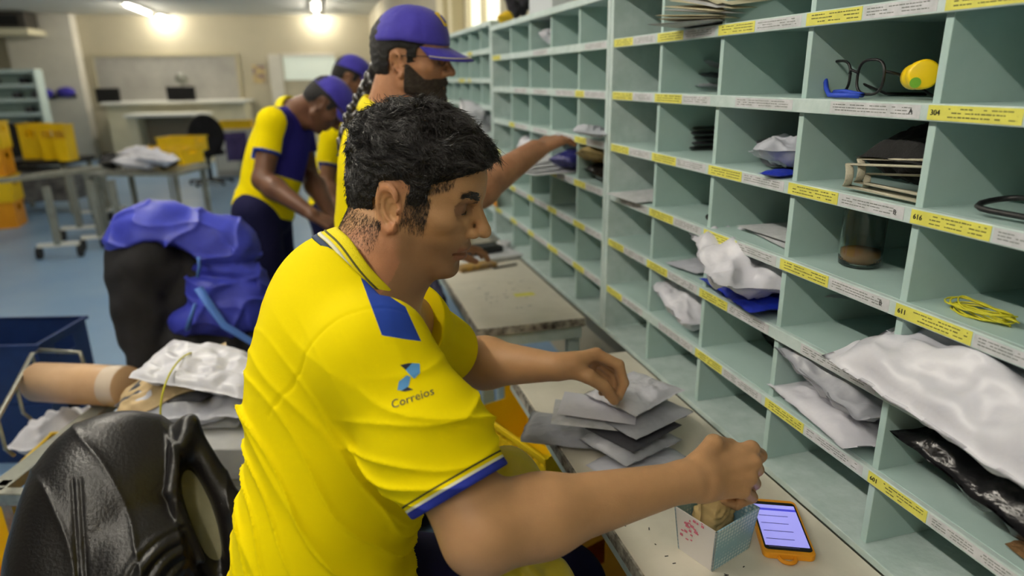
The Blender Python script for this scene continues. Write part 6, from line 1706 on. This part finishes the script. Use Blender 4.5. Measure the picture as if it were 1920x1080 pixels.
for k in range(5):
    a = k*1.2566; MB().bar((.05, .22, .07), (.05+.3*math.cos(a), .22+.3*math.sin(a), .05), .04, .03).build('leg', black_pl, t); MB().tube([(.05+.3*math.cos(a)-.015, .22+.3*math.sin(a), .027), (.05+.3*math.cos(a)+.015, .22+.3*math.sin(a), .027)], [.027, .027], 12).build('wheel', dark_rub, t)
p = at_d(430, 300, 8.9); pouch('purple_jacket', 'purple jacket hanging on the swivel chair', 'jacket', .3, .4, .12, mat('purple_cloth', (70, 60, 110), .8), (t.location.x+.42, t.location.y-.15, .62), (HP_, 0, .3), 420, crumple=1.2, rest=.36)
p = at_d(447, 262, 10.9); t = thing('side_table', 'pale cabinet beside the swivel chair with yellow trays on it', 'cabinet', (p.x, p.y, 0), -.1); zz = at_d(445, 240, 10.9).z
MB().box((-.35, -.2, 0), (.35, .2, zz)).build('cabinet_body', mat('pale_grey_cab', (190, 188, 182), .6), t, bevel=.01); MB().box((-.32, -.205, .1), (.0, -.2, zz-.05)).build('door', white_paint, t)
crate('yellow tray on the pale cabinet behind the bending man', .5, .26, .12, crate_yellow, (p.x, p.y, zz+.001), -.1, False)
# bright window frames along the right wall
wf = mat('cream_frame', (226, 214, 176), .6)
wg = mat('frosted_glass', (236, 236, 226), .4, emit=(240, 238, 225), estr=.9)
def wy(px): return at_x(px, 40, 1.15).y
wi = struct(MB().box((1.145, wy(880), 1.50), (1.159, wy(935), 2.4)).build('window_3', wg))
MB().box((1.12, wy(886), 1.45), (1.16, wy(880), 2.45)).box((1.12, wy(915), 1.45), (1.16, wy(909), 2.45)).build('window_frame', wf, wi)
for k, (a, b) in enumerate(((838, 850), (862, 868))): struct(MB().box((1.06, wy(a)-0, 0), (1.16, wy(b), CEIL)).build('trim_%d' % (k+2), wf, bevel=.005))
# ---------------------------------------------------------------- light
lampA = mat('lamp_tube_near', (255, 250, 235), .4, emit=(255, 246, 228), estr=19)
lampK = mat('lamp_tube_key', (255, 250, 235), .4, emit=(255, 247, 232), estr=84)
for i, (x, y) in enumerate([(-1.0, -.9), (-1.0, 1.1), (-1.0, 3.1), (-2.87, 5.0), (-2.87, 8.0), (-2.87, 11), (-1.0, 6.0), (-.3, 8.6), (-5.8, 3), (-5.8, 8), (-5.4, 12.6)]):  # last one is an added, unseen lamp that brightens the pillar
    ceiling_light(x, y, ['ceiling light over the near end of the shelf', 'ceiling light above the seated man\'s back', 'ceiling light above the bending man', 'ceiling light over the blue crates', 'ceiling light over the trolleys', 'ceiling light near the grey hatch desk', 'ceiling light over the aisle by the far shelf', 'ceiling light between shelf and office chair', 'ceiling light by the left wall, nearest', 'ceiling light by the left wall, middle', 'ceiling light by the left wall, furthest'][i], 1.5, lampK if x == -1. else lampA, 'ceiling lights overhead out of view')
w = bpy.data.worlds.new('world'); SC.world = w; w.use_nodes = True
w.node_tree.nodes['Background'].inputs[0].default_value = (.75, .8, .8, 1); w.node_tree.nodes['Background'].inputs[1].default_value = .08
SC.cycles.max_bounces = 6; SC.cycles.diffuse_bounces = 4
SC.view_settings.exposure = 0.3
